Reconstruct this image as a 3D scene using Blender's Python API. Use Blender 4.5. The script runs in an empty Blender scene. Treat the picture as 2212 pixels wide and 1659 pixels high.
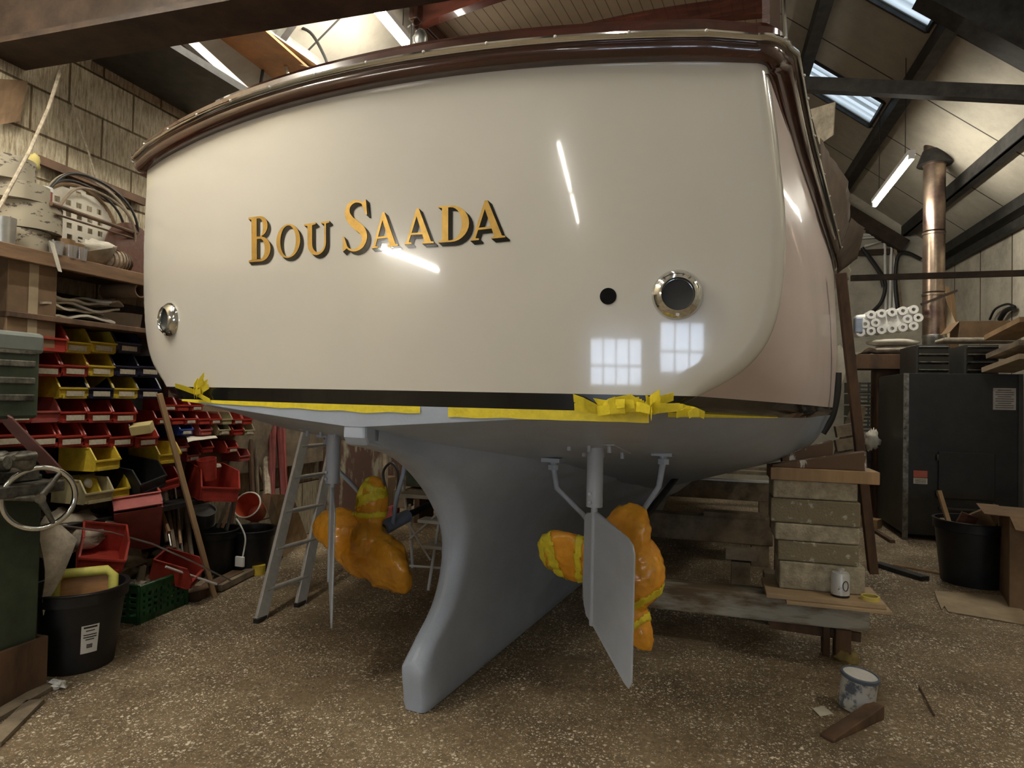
import bpy, math, random
from mathutils import Vector, Matrix, noise
SC = bpy.context.scene
COL = SC.collection
R = random.Random(7)
pi = math.pi
# ---------------------------------------------------------------- camera geometry (world: X right wall, Y along the shed, Z up)
FPX, EYE, YAW, PITCH, ROLL = 1400.0, 1.40, math.radians(16.5), math.atan(28.7/1400.0), 0.021
_rz = Matrix.Rotation(YAW, 3, 'Z')
_f = Vector((0, math.cos(PITCH), math.sin(PITCH))); _r0 = Vector((1, 0, 0)); _u0 = _r0.cross(_f)
_r = math.cos(ROLL)*_r0 + math.sin(ROLL)*_u0; _u = _r.cross(_f)
CF, CR, CU = _rz @ _f, _rz @ _r, _rz @ _u
EYEV = Vector((0, 0, EYE))
def ray(px, py): return CF + (px-1106)/FPX*CR - (py-829.5)/FPX*CU
def at(px, py, x=None, y=None, z=None):
    d = ray(px, py)
    if x is not None: t = x/d.x
    elif y is not None: t = y/d.y
    else: t = (z-EYE)/d.z
    return EYEV + t*d
BYAW = math.radians(16.5-23.77)          # the boat lies slightly askew in the shed
_b = math.radians(23.77)
_lat = _rz @ Vector((math.cos(_b), -math.sin(_b), 0)); _fwd = _rz @ Vector((math.sin(_b), math.cos(_b), 0))
BORG = _lat*(-1.5344) + _fwd*2.0
def bw(l, s, z): return BORG + _lat*l + _fwd*s + Vector((0, 0, z))
def bat(px, py, l=None, s=None, z=None):
    d = ray(px, py); dl, ds = d.dot(_lat), d.dot(_fwd)
    if l is not None: t = (l-1.5344)/dl
    elif s is not None: t = (s+2.0)/ds
    else: t = (z-EYE)/d.z
    return Vector((t*dl+1.5344, t*ds-2.0, EYE+t*d.z))
TK, TR_ = .1086, .0473
def tsurf(l, z): return TK*l*l - TR_*(z-1.4)
def btr(px, py):
    d = ray(px, py); dl, ds = d.dot(_lat), d.dot(_fwd); t = 1.8
    for i in range(60):
        t = .5*t + .5*(2.0+tsurf(t*dl+1.5344, EYE+t*d.z))/ds
    return t*dl+1.5344, EYE+t*d.z
# ---------------------------------------------------------------- materials
MATS = {}
def mat(name, c, r=.5, m=0.0, var=.12, sc=6.0, bump=0.0, bsc=None, coat=0.0, c2=None, thr=None, em=0.0, stretch=None, trans=0.0, alpha=1.0, spec=.5, sss=0.0):
    if name in MATS: return MATS[name]
    M = bpy.data.materials.new(name); M.use_nodes = True
    nt = M.node_tree; N = nt.nodes; L = nt.links; b = N['Principled BSDF']
    b.inputs['Roughness'].default_value = r; b.inputs['Metallic'].default_value = m
    b.inputs['Coat Weight'].default_value = coat; b.inputs['Coat Roughness'].default_value = .04
    b.inputs['Specular IOR Level'].default_value = spec
    if trans: b.inputs['Transmission Weight'].default_value = trans
    if sss: b.inputs['Subsurface Weight'].default_value = sss; b.inputs['Subsurface Radius'].default_value = (.02, .01, .005)
    if em:
        b.inputs['Emission Color'].default_value = (*c, 1); b.inputs['Emission Strength'].default_value = em
    tc = N.new('ShaderNodeTexCoord'); mp = N.new('ShaderNodeMapping')
    L.new(tc.outputs['Object'], mp.inputs['Vector'])
    if stretch: mp.inputs['Scale'].default_value = stretch
    nz = N.new('ShaderNodeTexNoise'); nz.inputs['Scale'].default_value = sc; nz.inputs['Detail'].default_value = 6; nz.inputs['Roughness'].default_value = .65
    L.new(mp.outputs[0], nz.inputs['Vector'])
    cr = N.new('ShaderNodeValToRGB'); e = cr.color_ramp.elements
    if c2 is None: c2 = tuple(max(0, x*(1-2*var)) for x in c); ca = tuple(min(1, x*(1+var)) for x in c)
    else: ca = c
    t0, t1 = thr or (.3, .7)
    e[0].position = t0; e[0].color = (*c2, 1); e[1].position = t1; e[1].color = (*ca, 1)
    L.new(nz.outputs['Fac'], cr.inputs[0]); L.new(cr.outputs[0], b.inputs['Base Color'])
    if bump:
        bn = N.new('ShaderNodeTexNoise'); bn.inputs['Scale'].default_value = bsc or sc*4; bn.inputs['Detail'].default_value = 4
        L.new(mp.outputs[0], bn.inputs['Vector'])
        bp = N.new('ShaderNodeBump'); bp.inputs['Strength'].default_value = bump; bp.inputs['Distance'].default_value = .01
        L.new(bn.outputs['Fac'], bp.inputs['Height']); L.new(bp.outputs[0], b.inputs['Normal'])
    MATS[name] = M; return M
# ---------------------------------------------------------------- mesh builder
class MB:
    def __init__(s): s.v = []; s.f = []
    def add(s, vs, fs):
        n = len(s.v); s.v += [Vector(v) for v in vs]; s.f += [tuple(i+n for i in f) for f in fs]; return s
    def box(s, c, d, rot=None, taper=None):
        x, y, z = d[0]/2, d[1]/2, d[2]/2
        t = taper or (1, 1)
        vs = [Vector((a*x*(t[0] if cc > 0 else 1), b*y*(t[1] if cc > 0 else 1), cc*z)) for cc in (-1, 1) for a, b in ((-1, -1), (1, -1), (1, 1), (-1, 1))]
        if rot is not None:
            if not isinstance(rot, Matrix): rot = Matrix.Rotation(rot, 3, 'Z')
            vs = [rot @ v for v in vs]
        vs = [v+Vector(c) for v in vs]
        return s.add(vs, [(3, 2, 1, 0), (4, 5, 6, 7), (0, 1, 5, 4), (1, 2, 6, 5), (2, 3, 7, 6), (3, 0, 4, 7)])
    def bar(s, a, b, w, h, up=(0, 0, 1)):
        a, b = Vector(a), Vector(b); d = (b-a).normalized(); u = Vector(up)
        x = d.cross(u)
        if x.length < 1e-4: x = d.cross(Vector((1, 0, 0)))
        x.normalize(); y = x.cross(d)
        vs = [p + x*i*w/2 + y*j*h/2 for p in (a, b) for i, j in ((-1, -1), (1, -1), (1, 1), (-1, 1))]
        return s.add(vs, [(3, 2, 1, 0), (4, 5, 6, 7), (0, 1, 5, 4), (1, 2, 6, 5), (2, 3, 7, 6), (3, 0, 4, 7)])
    def cyl(s, a, b, r0, r1=None, n=20, caps=True):
        return s.tube([a, b], [r0, r0 if r1 is None else r1], n, caps)
    def tube(s, P, r, n=10, caps=True, closed=False):
        P = [Vector(p) for p in P]; k = len(P)
        if not isinstance(r, (list, tuple)): r = [r]*k
        d0 = (P[1]-P[0]).normalized(); x = d0.orthogonal().normalized(); o = len(s.v)
        for i, p in enumerate(P):
            if closed: d = P[(i+1) % k]-P[i-1]
            else: d = P[min(i+1, k-1)]-P[max(i-1, 0)]
            d.normalize(); x = (x-d*x.dot(d))
            x = x.normalized() if x.length > 1e-5 else d.orthogonal().normalized()
            y = d.cross(x)
            for j in range(n):
                a = 2*pi*j/n; s.v.append(p+(x*math.cos(a)+y*math.sin(a))*r[i])
        for i in range(k if closed else k-1):
            for j in range(n):
                i2 = (i+1) % k
                s.f.append((o+i*n+j, o+i*n+(j+1) % n, o+i2*n+(j+1) % n, o+i2*n+j))
        if caps and not closed:
            s.f.append(tuple(o+j for j in reversed(range(n)))); s.f.append(tuple(o+(k-1)*n+j for j in range(n)))
        return s
    def lathe(s, prof, c=(0, 0, 0), n=32, M=None, sx=1, sy=1):
        o = len(s.v); k = len(prof); M = M or Matrix.Identity(3); c = Vector(c)
        for r, z in prof:
            for j in range(n):
                a = 2*pi*j/n; s.v.append(c + M @ Vector((r*math.cos(a)*sx, r*math.sin(a)*sy, z)))
        for i in range(k-1):
            for j in range(n):
                s.f.append((o+i*n+j, o+i*n+(j+1) % n, o+(i+1)*n+(j+1) % n, o+(i+1)*n+j))
        if prof[0][0] > 1e-6: s.f.append(tuple(o+j for j in reversed(range(n))))
        if prof[-1][0] > 1e-6: s.f.append(tuple(o+(k-1)*n+j for j in range(n)))
        return s
    def prism(s, poly, a, b):
        """poly: list of 2-D points; a,b: functions mapping 2-D point to the two end faces"""
        n = len(poly); vs = [a(*p) for p in poly]+[b(*p) for p in poly]
        return s.add(vs, [tuple(reversed(range(n))), tuple(range(n, 2*n))]+[(i, (i+1) % n, n+(i+1) % n, n+i) for i in range(n)])
    def grid(s, rows, closed=False):
        o = len(s.v); m = len(rows[0]); s.v += [Vector(p) for r in rows for p in r]
        for i in range(len(rows)-1):
            for j in range(m if closed else m-1):
                s.f.append((o+i*m+j, o+i*m+(j+1) % m, o+(i+1)*m+(j+1) % m, o+(i+1)*m+j))
        return s
    def sheet(s, a, b, c, d, nu=8, nv=8, wob=0.0, sc=4, th=0.0, seed=0):
        """quad a-b-c-d as a rumpled sheet, optional thickness"""
        a, b, c, d = map(Vector, (a, b, c, d)); nrm = (b-a).cross(d-a).normalized()
        rows = []
        for i in range(nv+1):
            rr = []
            for j in range(nu+1):
                u, v = j/nu, i/nv
                p = (a*(1-u)+b*u)*(1-v)+(d*(1-u)+c*u)*v
                p = p + nrm*wob*noise.noise(p*sc+Vector((seed, seed*3.1, 0)))
                rr.append(p)
            rows.append(rr)
        s.grid(rows)
        if th:
            s.grid([[p+nrm*-th for p in reversed(r)] for r in rows])
            top, bot, lf, rt = rows[0], rows[-1], [r[0] for r in rows], [r[-1] for r in rows]
            for e in (top, bot, lf, rt): s.grid([e, [p-nrm*th for p in e]])
        return s
    def blob(s, c, rad, nu=16, nv=10, amp=.15, sc=4, seed=0, M=None):
        o = len(s.v); c = Vector(c); rad = Vector(rad); M = M or Matrix.Identity(3)
        rows = []
        for i in range(nv+1):
            th = pi*i/nv; rr = []
            for j in range(nu):
                ph = 2*pi*j/nu
                d = Vector((math.sin(th)*math.cos(ph), math.sin(th)*math.sin(ph), math.cos(th)))
                q = 1+amp*noise.noise(d*sc+Vector((seed*1.7, seed, seed*.3)))*2
                rr.append(c+M @ Vector((d.x*rad.x*q, d.y*rad.y*q, d.z*rad.z*q)))
            rows.append(rr)
        return s.grid(rows, closed=True)
    def build(s, name, m, parent=None, smooth=False, bevel=0, seg=2, solid=0, kind=None, loc=None, rot=None):
        me = bpy.data.meshes.new(name); me.from_pydata([tuple(v) for v in s.v], [], s.f); me.validate(); me.update()
        if smooth:
            for p in me.polygons: p.use_smooth = True
            if smooth != 'all':
                try: me.set_sharp_from_angle(angle=math.radians(40))
                except Exception: pass
        o = bpy.data.objects.new(name, me); COL.objects.link(o)
        if m: me.materials.append(m)
        if parent: o.parent = parent
        if bevel:
            b = o.modifiers.new('b', 'BEVEL'); b.width = bevel; b.segments = seg; b.limit_method = 'ANGLE'; b.angle_limit = math.radians(35)
        if solid:
            b = o.modifiers.new('s', 'SOLIDIFY'); b.thickness = solid; b.offset = 0
        if kind: o['kind'] = kind
        if loc is not None: o.location = loc
        if rot is not None: o.rotation_euler = rot
        return o
def tag(o, label, cat, group=None, kind=None):
    o['label'] = label; o['category'] = cat
    if group: o['group'] = group
    if kind: o['kind'] = kind
    return o
def thing(name, label, cat, loc=(0, 0, 0), rotz=0, group=None):
    o = bpy.data.objects.new(name, None); COL.objects.link(o); o.empty_display_size = .1
    o.location = loc; o.rotation_euler = (0, 0, rotz); return tag(o, label, cat, group)
def one(mb, name, m, label, cat, group=None, **k):
    """a thing that is one mesh, with its origin moved to its base"""
    lo = Vector((min(v.x for v in mb.v), min(v.y for v in mb.v), min(v.z for v in mb.v)))
    hi = Vector((max(v.x for v in mb.v), max(v.y for v in mb.v), max(v.z for v in mb.v)))
    c = Vector(((lo.x+hi.x)/2, (lo.y+hi.y)/2, lo.z)); mb.v = [v-c for v in mb.v]
    return tag(mb.build(name, m, loc=c, **k), label, cat, group)
def copy_tree(o, parent=None):
    c = o.copy(); COL.objects.link(c)
    if parent: c.parent = parent
    for ch in list(o.children): copy_tree(ch, c)
    return c
def bake(o):
    bpy.context.view_layer.update()
    dg = bpy.context.evaluated_depsgraph_get()
    me = bpy.data.meshes.new_from_object(o.evaluated_get(dg)); o.modifiers.clear(); old = o.data; o.data = me; return o
def ipl(keys, x):
    """smooth interpolation of [(x, value...)]"""
    if x <= keys[0][0]: return keys[0][1:]
    for i in range(len(keys)-1):
        a, b = keys[i], keys[i+1]
        if x <= b[0]:
            p = keys[i-1] if i else a; q = keys[i+2] if i+2 < len(keys) else b
            t = (x-a[0])/(b[0]-a[0]); out = []
            for k in range(1, len(a)):
                h = b[0]-a[0]
                ma = ((b[k]-p[k])/(b[0]-p[0]) if i else (b[k]-a[k])/h)*h
                mb_ = ((q[k]-a[k])/(q[0]-a[0]) if q is not b else (b[k]-a[k])/h)*h
                out.append((2*t**3-3*t*t+1)*a[k]+(t**3-2*t*t+t)*ma+(-2*t**3+3*t*t)*b[k]+(t**3-t*t)*mb_)
            return tuple(out)
    return keys[-1][1:]
def catmull(P, n=5):
    out = []
    for i in range(len(P)-1):
        p0 = P[max(i-1, 0)]; p1 = P[i]; p2 = P[i+1]; p3 = P[min(i+2, len(P)-1)]
        for k in range(n):
            t = k/n
            out.append(tuple(.5*((2*p1[j])+(-p0[j]+p2[j])*t+(2*p0[j]-5*p1[j]+4*p2[j]-p3[j])*t*t+(-p0[j]+3*p1[j]-3*p2[j]+p3[j])*t**3) for j in range(len(p1))))
    out.append(tuple(P[-1])); return out
def RX(a): return Matrix.Rotation(a, 3, 'X')
def RY(a): return Matrix.Rotation(a, 3, 'Y')
def RZ(a): return Matrix.Rotation(a, 3, 'Z')
# ---------------------------------------------------------------- shared materials
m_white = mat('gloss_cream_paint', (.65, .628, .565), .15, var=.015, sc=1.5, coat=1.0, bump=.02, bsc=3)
m_side = mat('pink_lit_topside_paint', (.66, .565, .53), .45, var=.03, sc=1.5, coat=.12, bump=.02, bsc=3)  # pinkish light falling on the cream sides is put into this colour
m_black = mat('gloss_black_paint', (.006, .006, .006), .15, var=.1, coat=.5)
m_anti = mat('grey_primer', (.39, .45, .55), .40, var=.05, sc=5, bump=.12, bsc=60)
m_anti2 = mat('grey_primer_smooth', (.42, .46, .53), .36, var=.04, sc=8, bump=.08, bsc=80)
m_mahog = mat('varnished_mahogany', (.055, .015, .009), .2, var=.35, sc=3, coat=1.0, stretch=(1, 8, 8))
m_mahog2 = mat('oiled_mahogany', (.11, .042, .022), .4, var=.25, sc=4, coat=.3, stretch=(1, 8, 8))
m_chrome = mat('polished_steel', (.74, .75, .75), .09, 1.0, var=.05)
m_brushed = mat('aluminium', (.60, .59, .55), .42, .45, var=.08, sc=20)
m_steel = mat('dark_steel', (.045, .043, .04), .55, .5, var=.3, sc=8)
m_rust = mat('rusty_brown_steel', (.045, .026, .015), .75, .05, var=.35, sc=6, bump=.15)
m_gold = mat('gold_leaf', (.72, .45, .12), .35, .65, var=.12, sc=25)
m_ytape = mat('yellow_masking_tape', (.85, .70, .04), .5, var=.08, sc=30, bump=.2, bsc=60)
m_orange = mat('orange_plastic', (1.0, .43, .035), .22, var=.10, sc=9, bump=.6, bsc=26, coat=.5, sss=.25)
m_redp = mat('red_plastic', (.34, .035, .022), .42, var=.22, sc=9)
m_redd = mat('dusty_red_plastic', (.30, .06, .05), .6, var=.2, sc=7)
m_yelp = mat('yellow_plastic', (.58, .42, .035), .45, var=.22, sc=9)
m_navp = mat('navy_plastic', (.022, .022, .05), .4, var=.25, sc=9)
m_blup = mat('blue_plastic', (.03, .06, .28), .4, var=.2, sc=9)
m_beip = mat('beige_plastic', (.36, .31, .17), .55, var=.2, sc=9)
m_blkp = mat('black_plastic', (.012, .012, .013), .42, var=.3, sc=9)
m_label = mat('paper_label', (.52, .47, .36), .7, var=.18, sc=40)
m_paper = mat('white_paper', (.62, .58, .48), .75, var=.1, sc=8)
m_paperd = mat('grubby_paper', (.36, .31, .23), .8, var=.3, sc=8)
m_card = mat('brown_cardboard', (.20, .125, .066), .85, var=.15, sc=6)
m_cardl = mat('pale_cardboard', (.42, .33, .21), .85, var=.12, sc=6)
m_wood = mat('raw_softwood', (.38, .24, .12), .7, var=.22, sc=5, stretch=(1, 1, .12), bump=.1)
m_woodd = mat('old_dark_timber', (.12, .065, .032), .75, var=.35, sc=6, bump=.25, stretch=(1, 1, .3))
m_woodg = mat('grey_weathered_timber', (.23, .18, .12), .8, var=.3, sc=6, bump=.25)
m_woodp = mat('paint_splashed_timber', (.13, .075, .04), .75, c2=(.66, .64, .57), thr=(.38, .43), sc=16, bump=.2, stretch=(1, 1, .35))
m_woodw = mat('paint_worn_beam', (.45, .43, .36), .8, c2=(.16, .11, .06), thr=(.42, .6), sc=9, bump=.3, stretch=(.25, 1, 1))
m_ply = mat('pale_plywood', (.46, .33, .19), .65, var=.1, sc=4, stretch=(1, 6, 1))
m_plyo = mat('orange_plywood', (.42, .20, .07), .55, var=.25, sc=3, stretch=(1, 1, 4))
m_block = mat('concrete_block', (.44, .385, .275), .95, var=.22, sc=18, bump=.5, bsc=90)
m_blockd = mat('dirty_concrete_block', (.24, .20, .125), .95, c2=(.58, .54, .43), thr=(.33, .42), sc=22, bump=.5, bsc=90)
m_green = mat('green_machine_paint', (.05, .068, .042), .5, var=.25, sc=7)
m_greencr = mat('green_plastic', (.02, .10, .035), .45, var=.25, sc=8)
m_iron = mat('worn_cast_iron', (.22, .21, .18), .4, .8, var=.4, sc=18, bump=.1)
m_rope = mat('old_rope', (.42, .36, .27), .9, var=.25, sc=30, bump=.4, bsc=120)
m_cloth = mat('dusty_cloth', (.46, .40, .31), .9, var=.25, sc=9, bump=.3)
m_whitep = mat('white_plastic', (.75, .74, .70), .4, var=.05)
m_clear = mat('clear_plastic', (.8, .8, .78), .08, var=.03, trans=.85)
m_cable = mat('black_rubber', (.014, .013, .012), .55, var=.2)
m_boil = mat('black_boiler_enamel', (.026, .025, .022), .42, .2, var=.25, sc=3)
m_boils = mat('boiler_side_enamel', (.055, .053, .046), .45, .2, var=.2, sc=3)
m_flue = mat('heat_stained_steel', (.42, .33, .24), .3, .9, c2=(.16, .10, .09), thr=(.35, .65), sc=3)
m_galv = mat('galvanised_pipe', (.50, .50, .47), .35, .9, var=.15, sc=8)
m_tube = mat('lit_tube', (1.0, .955, .86), .5, var=.0, em=60)
m_tubec = mat('strong_fill_tube', (1.0, .93, .80), .5, var=.0, em=170)  # used only by the added fill lights out of view
m_tubeb = mat('bright_lit_tube', (1.0, .94, .82), .5, var=.0, em=130)
m_tape = mat('dull_tape', (.65, .52, .12), .6, var=.1)
# ================================================================ THE SHED
XL, XR, YE, YB = -3.75, 3.6, 11.6, -8.7
RIDGE, TANA = 6.6, .781
def roofz(x): return RIDGE - TANA*x if x > 0 else RIDGE + TANA*x
def floor_material():
    M = bpy.data.materials.new('paint_flecked_concrete'); M.use_nodes = True
    nt = M.node_tree; N = nt.nodes; L = nt.links; b = N['Principled BSDF']; b.inputs['Roughness'].default_value = .85
    tc = N.new('ShaderNodeTexCoord')
    def nz(sc, d=6, w=None):
        n = N.new('ShaderNodeTexNoise'); n.inputs['Scale'].default_value = sc; n.inputs['Detail'].default_value = d; n.inputs['Roughness'].default_value = .7
        L.new(w or tc.outputs['Object'], n.inputs['Vector']); return n
    def ramp(src, pts):
        r = N.new('ShaderNodeValToRGB'); e = r.color_ramp.elements
        e[0].position, e[0].color = pts[0][0], (*pts[0][1], 1); e[1].position, e[1].color = pts[-1][0], (*pts[-1][1], 1)
        for p, c in pts[1:-1]:
            q = e.new(p); q.color = (*c, 1)
        L.new(src, r.inputs[0]); return r
    def mix(f, a, c):
        m = N.new('ShaderNodeMixRGB'); L.new(f, m.inputs[0]); L.new(a, m.inputs[1])
        if isinstance(c, tuple): m.inputs[2].default_value = (*c, 1)
        else: L.new(c, m.inputs[2])
        return m
    base = ramp(nz(1.3).outputs['Fac'], [(.32, (.125, .088, .05)), (.5, (.235, .172, .10)), (.68, (.36, .28, .175))])
    grain = ramp(nz(38, 8).outputs['Fac'], [(.32, (.3, .3, .3)), (.68, (1.25, 1.2, 1.1))])
    mul = N.new('ShaderNodeMixRGB'); mul.blend_type = 'MULTIPLY'; mul.inputs[0].default_value = .75
    L.new(base.outputs[0], mul.inputs[1]); L.new(grain.outputs[0], mul.inputs[2])
    # distorted coordinates so that the flakes are not round
    dv = nz(9, 3); ad = N.new('ShaderNodeVectorMath'); ad.operation = 'MULTIPLY_ADD'; ad.inputs[1].default_value = (.05, .05, 0)
    L.new(dv.outputs['Color'], ad.inputs[0]); L.new(tc.outputs['Object'], ad.inputs[2])
    cur = mul
    for sc, t0, t1, dens in ((36, .20, .28, (.50, .60)), (66, .22, .30, (.49, .60)), (21, .13, .18, (.55, .63)), (130, .24, .36, (.47, .62))):
        v = N.new('ShaderNodeTexVoronoi'); v.inputs['Scale'].default_value = sc; L.new(ad.outputs[0], v.inputs['Vector'])
        d = ramp(v.outputs['Distance'], [(t0, (1, 1, 1)), (t1, (0, 0, 0))])
        g = ramp(nz(2.1 if sc > 30 else 1.4, 8).outputs['Fac'], [(dens[0]-.14, (0, 0, 0)), (dens[1]-.02, (1, 1, 1))])
        sp = N.new('ShaderNodeSeparateColor'); L.new(v.outputs['Color'], sp.inputs[0])
        pick = ramp(sp.outputs[0], [(.44, (0, 0, 0)), (.50, (1, 1, 1))])
        m1 = N.new('ShaderNodeMath'); m1.operation = 'MULTIPLY'; L.new(d.outputs[0], m1.inputs[0]); L.new(g.outputs[0], m1.inputs[1])
        m2 = N.new('ShaderNodeMath'); m2.operation = 'MULTIPLY'; L.new(m1.outputs[0], m2.inputs[0]); L.new(pick.outputs[0], m2.inputs[1])
        cur = mix(m2.outputs[0], cur.outputs[0], (.86, .79, .64))
    L.new(cur.outputs[0], b.inputs['Base Color'])
    bp = N.new('ShaderNodeBump'); bp.inputs['Strength'].default_value = .5; bp.inputs['Distance'].default_value = .01
    L.new(nz(60, 8).outputs['Fac'], bp.inputs['Height']); L.new(bp.outputs[0], b.inputs['Normal'])
    return M
def block_material():
    M = bpy.data.materials.new('limewashed_blockwork'); M.use_nodes = True
    nt = M.node_tree; N = nt.nodes; L = nt.links; b = N['Principled BSDF']; b.inputs['Roughness'].default_value = .95
    tc = N.new('ShaderNodeTexCoord'); sp = N.new('ShaderNodeSeparateXYZ'); cb = N.new('ShaderNodeCombineXYZ')
    L.new(tc.outputs['Object'], sp.inputs[0]); L.new(sp.outputs['Y'], cb.inputs['X']); L.new(sp.outputs['Z'], cb.inputs['Y'])
    br = N.new('ShaderNodeTexBrick'); L.new(cb.outputs[0], br.inputs['Vector'])
    br.inputs['Scale'].default_value = 1; br.inputs['Brick Width'].default_value = .46; br.inputs['Row Height'].default_value = .262
    br.inputs['Mortar Size'].default_value = .009; br.inputs['Mortar Smooth'].default_value = .5
    br.inputs['Color1'].default_value = (.50, .45, .34, 1); br.inputs['Color2'].default_value = (.40, .35, .26, 1); br.inputs['Mortar'].default_value = (.12, .085, .04, 1)
    mp = N.new('ShaderNodeMapping'); mp.inputs['Scale'].default_value = (1, 16, 2.2); L.new(tc.outputs['Object'], mp.inputs['Vector'])
    n = N.new('ShaderNodeTexNoise'); n.inputs['Scale'].default_value = 4; n.inputs['Detail'].default_value = 8; n.inputs['Roughness'].default_value = .75
    L.new(mp.outputs[0], n.inputs['Vector'])
    r = N.new('ShaderNodeValToRGB'); r.color_ramp.elements[0].position = .34; r.color_ramp.elements[0].color = (.34, .29, .20, 1); r.color_ramp.elements[1].position = .58; r.color_ramp.elements[1].color = (1.05, 1.03, .98, 1)
    L.new(n.outputs['Fac'], r.inputs[0])
    m = N.new('ShaderNodeMixRGB'); m.blend_type = 'MULTIPLY'; m.inputs[0].default_value = 1
    L.new(br.outputs['Color'], m.inputs[1]); L.new(r.outputs[0], m.inputs[2]); L.new(m.outputs[0], b.inputs['Base Color'])
    bp = N.new('ShaderNodeBump'); bp.inputs['Strength'].default_value = .7; bp.inputs['Distance'].default_value = .01; bp.invert = True
    ad = N.new('ShaderNodeMath'); ad.operation = 'MULTIPLY_ADD'; ad.inputs[1].default_value = 1.2
    L.new(br.outputs['Fac'], ad.inputs[0]); L.new(n.outputs['Fac'], ad.inputs[2])
    L.new(ad.outputs[0], bp.inputs['Height']); L.new(bp.outputs[0], b.inputs['Normal'])
    return M
def panel_material(name, c, axis, step, line, lw=.014, off=0, stain=.25):
    """sheet lining with a dark joint every `step` metres along one axis"""
    M = bpy.data.materials.new(name); M.use_nodes = True
    nt = M.node_tree; N = nt.nodes; L = nt.links; b = N['Principled BSDF']; b.inputs['Roughness'].default_value = .8
    tc = N.new('ShaderNodeTexCoord'); sp = N.new('ShaderNodeSeparateXYZ'); L.new(tc.outputs['Object'], sp.inputs[0])
    a = N.new('ShaderNodeMath'); a.operation = 'ADD'; a.inputs[1].default_value = off+100*step; L.new(sp.outputs[axis], a.inputs[0])
    f = N.new('ShaderNodeMath'); f.operation = 'MODULO'; f.inputs[1].default_value = step; L.new(a.outputs[0], f.inputs[0])
    lt = N.new('ShaderNodeMath'); lt.operation = 'LESS_THAN'; lt.inputs[1].default_value = lw; L.new(f.outputs[0], lt.inputs[0])
    n = N.new('ShaderNodeTexNoise'); n.inputs['Scale'].default_value = 1.6; n.inputs['Detail'].default_value = 9; n.inputs['Roughness'].default_value = .75; L.new(tc.outputs['Object'], n.inputs['Vector'])
    r = N.new('ShaderNodeValToRGB'); e = r.color_ramp.elements
    e[0].position = .35; e[0].color = (*[x*(1-2*stain) for x in c], 1); e[1].position = .6; e[1].color = (*c, 1); L.new(n.outputs['Fac'], r.inputs[0])
    m = N.new('ShaderNodeMixRGB'); L.new(lt.outputs[0], m.inputs[0]); L.new(r.outputs[0], m.inputs[1]); m.inputs[2].default_value = (*line, 1)
    L.new(m.outputs[0], b.inputs['Base Color']); return M
m_floor = floor_material(); m_blocks = block_material()
m_roof = panel_material('grubby_roof_lining', (.40, .37, .30), 'Y', 1.2, (.03, .026, .02), .022, .32, .12)
m_endw = panel_material('stained_render', (.50, .47, .38), 'X', 40, (.05, .04, .03), .01, 0, .2)
m_rightw = panel_material('wall_sheeting', (.52, .48, .39), 'Y', .95, (.07, .05, .03), .03, .2, .22)
MB().box(((XL+XR)/2, (YE+YB)/2, -.1), (XR-XL+.6, YE-YB+.6, .2)).build('floor', m_floor, kind='structure')
MB().box((XL-.1, (YE+YB)/2, 1.87), (.2, YE-YB, 3.74)).build('wall_left', m_blocks, kind='structure')
MB().box((XR+.1, (YE+YB)/2, 1.95), (.2, YE-YB, 3.9)).build('wall_right', m_rightw, kind='structure')
def gable(y0, y1, holes=()):
    return MB().prism([(XL-.2, 0), (XR+.2, 0), (XR+.2, roofz(XR+.2)), (0, RIDGE), (XL-.2, roofz(XL-.2))], lambda x, z: Vector((x, y0, z)), lambda x, z: Vector((x, y1, z)))
gable(YE, YE+.2).build('wall_far', m_endw, kind='structure')
gable(YB-.2, YB).build('wall_near', m_endw, kind='structure')
# the two slopes of the roof lining as one ceiling, with openings where the skylights sit
SKY = [(1.19, 2.02, 8.6, 9.32), (1.19, 2.02, 6.45, 7.05)]
def sky_openings():
    b = MB()
    for sgn, x1 in ((1, XR+.25), (-1, XL-.25)):
        xs = sorted({0.0, x1} | ({1.19, 2.02} if sgn > 0 else set()), key=abs)
        ys = sorted({YB-.2, YE+.2} | ({a for s in SKY for a in s[2:]} if sgn > 0 else set()))
        for i in range(len(xs)-1):
            for j in range(len(ys)-1):
                if sgn > 0 and any(abs(xs[i]-s[0]) < 1e-6 and abs(ys[j]-s[2]) < 1e-6 for s in SKY): continue
                P = [(xs[i], ys[j]), (xs[i+1], ys[j]), (xs[i+1], ys[j+1]), (xs[i], ys[j+1])]
                lo = [Vector((x, y, roofz(x))) for x, y in P]; hi = [v+Vector((0, 0, .08)) for v in lo]
                b.add(lo+hi, [(0, 1, 2, 3), (7, 6, 5, 4), (0, 4, 5, 1), (1, 5, 6, 2), (2, 6, 7, 3), (3, 7, 4, 0)])
    return b
sky_openings().build('ceiling', m_roof, kind='structure')
m_sky = mat('daylit_sheet', (.62, .76, .90), .5, var=.0, em=.8, c2=(.3, .36, .42), sc=3)
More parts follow.
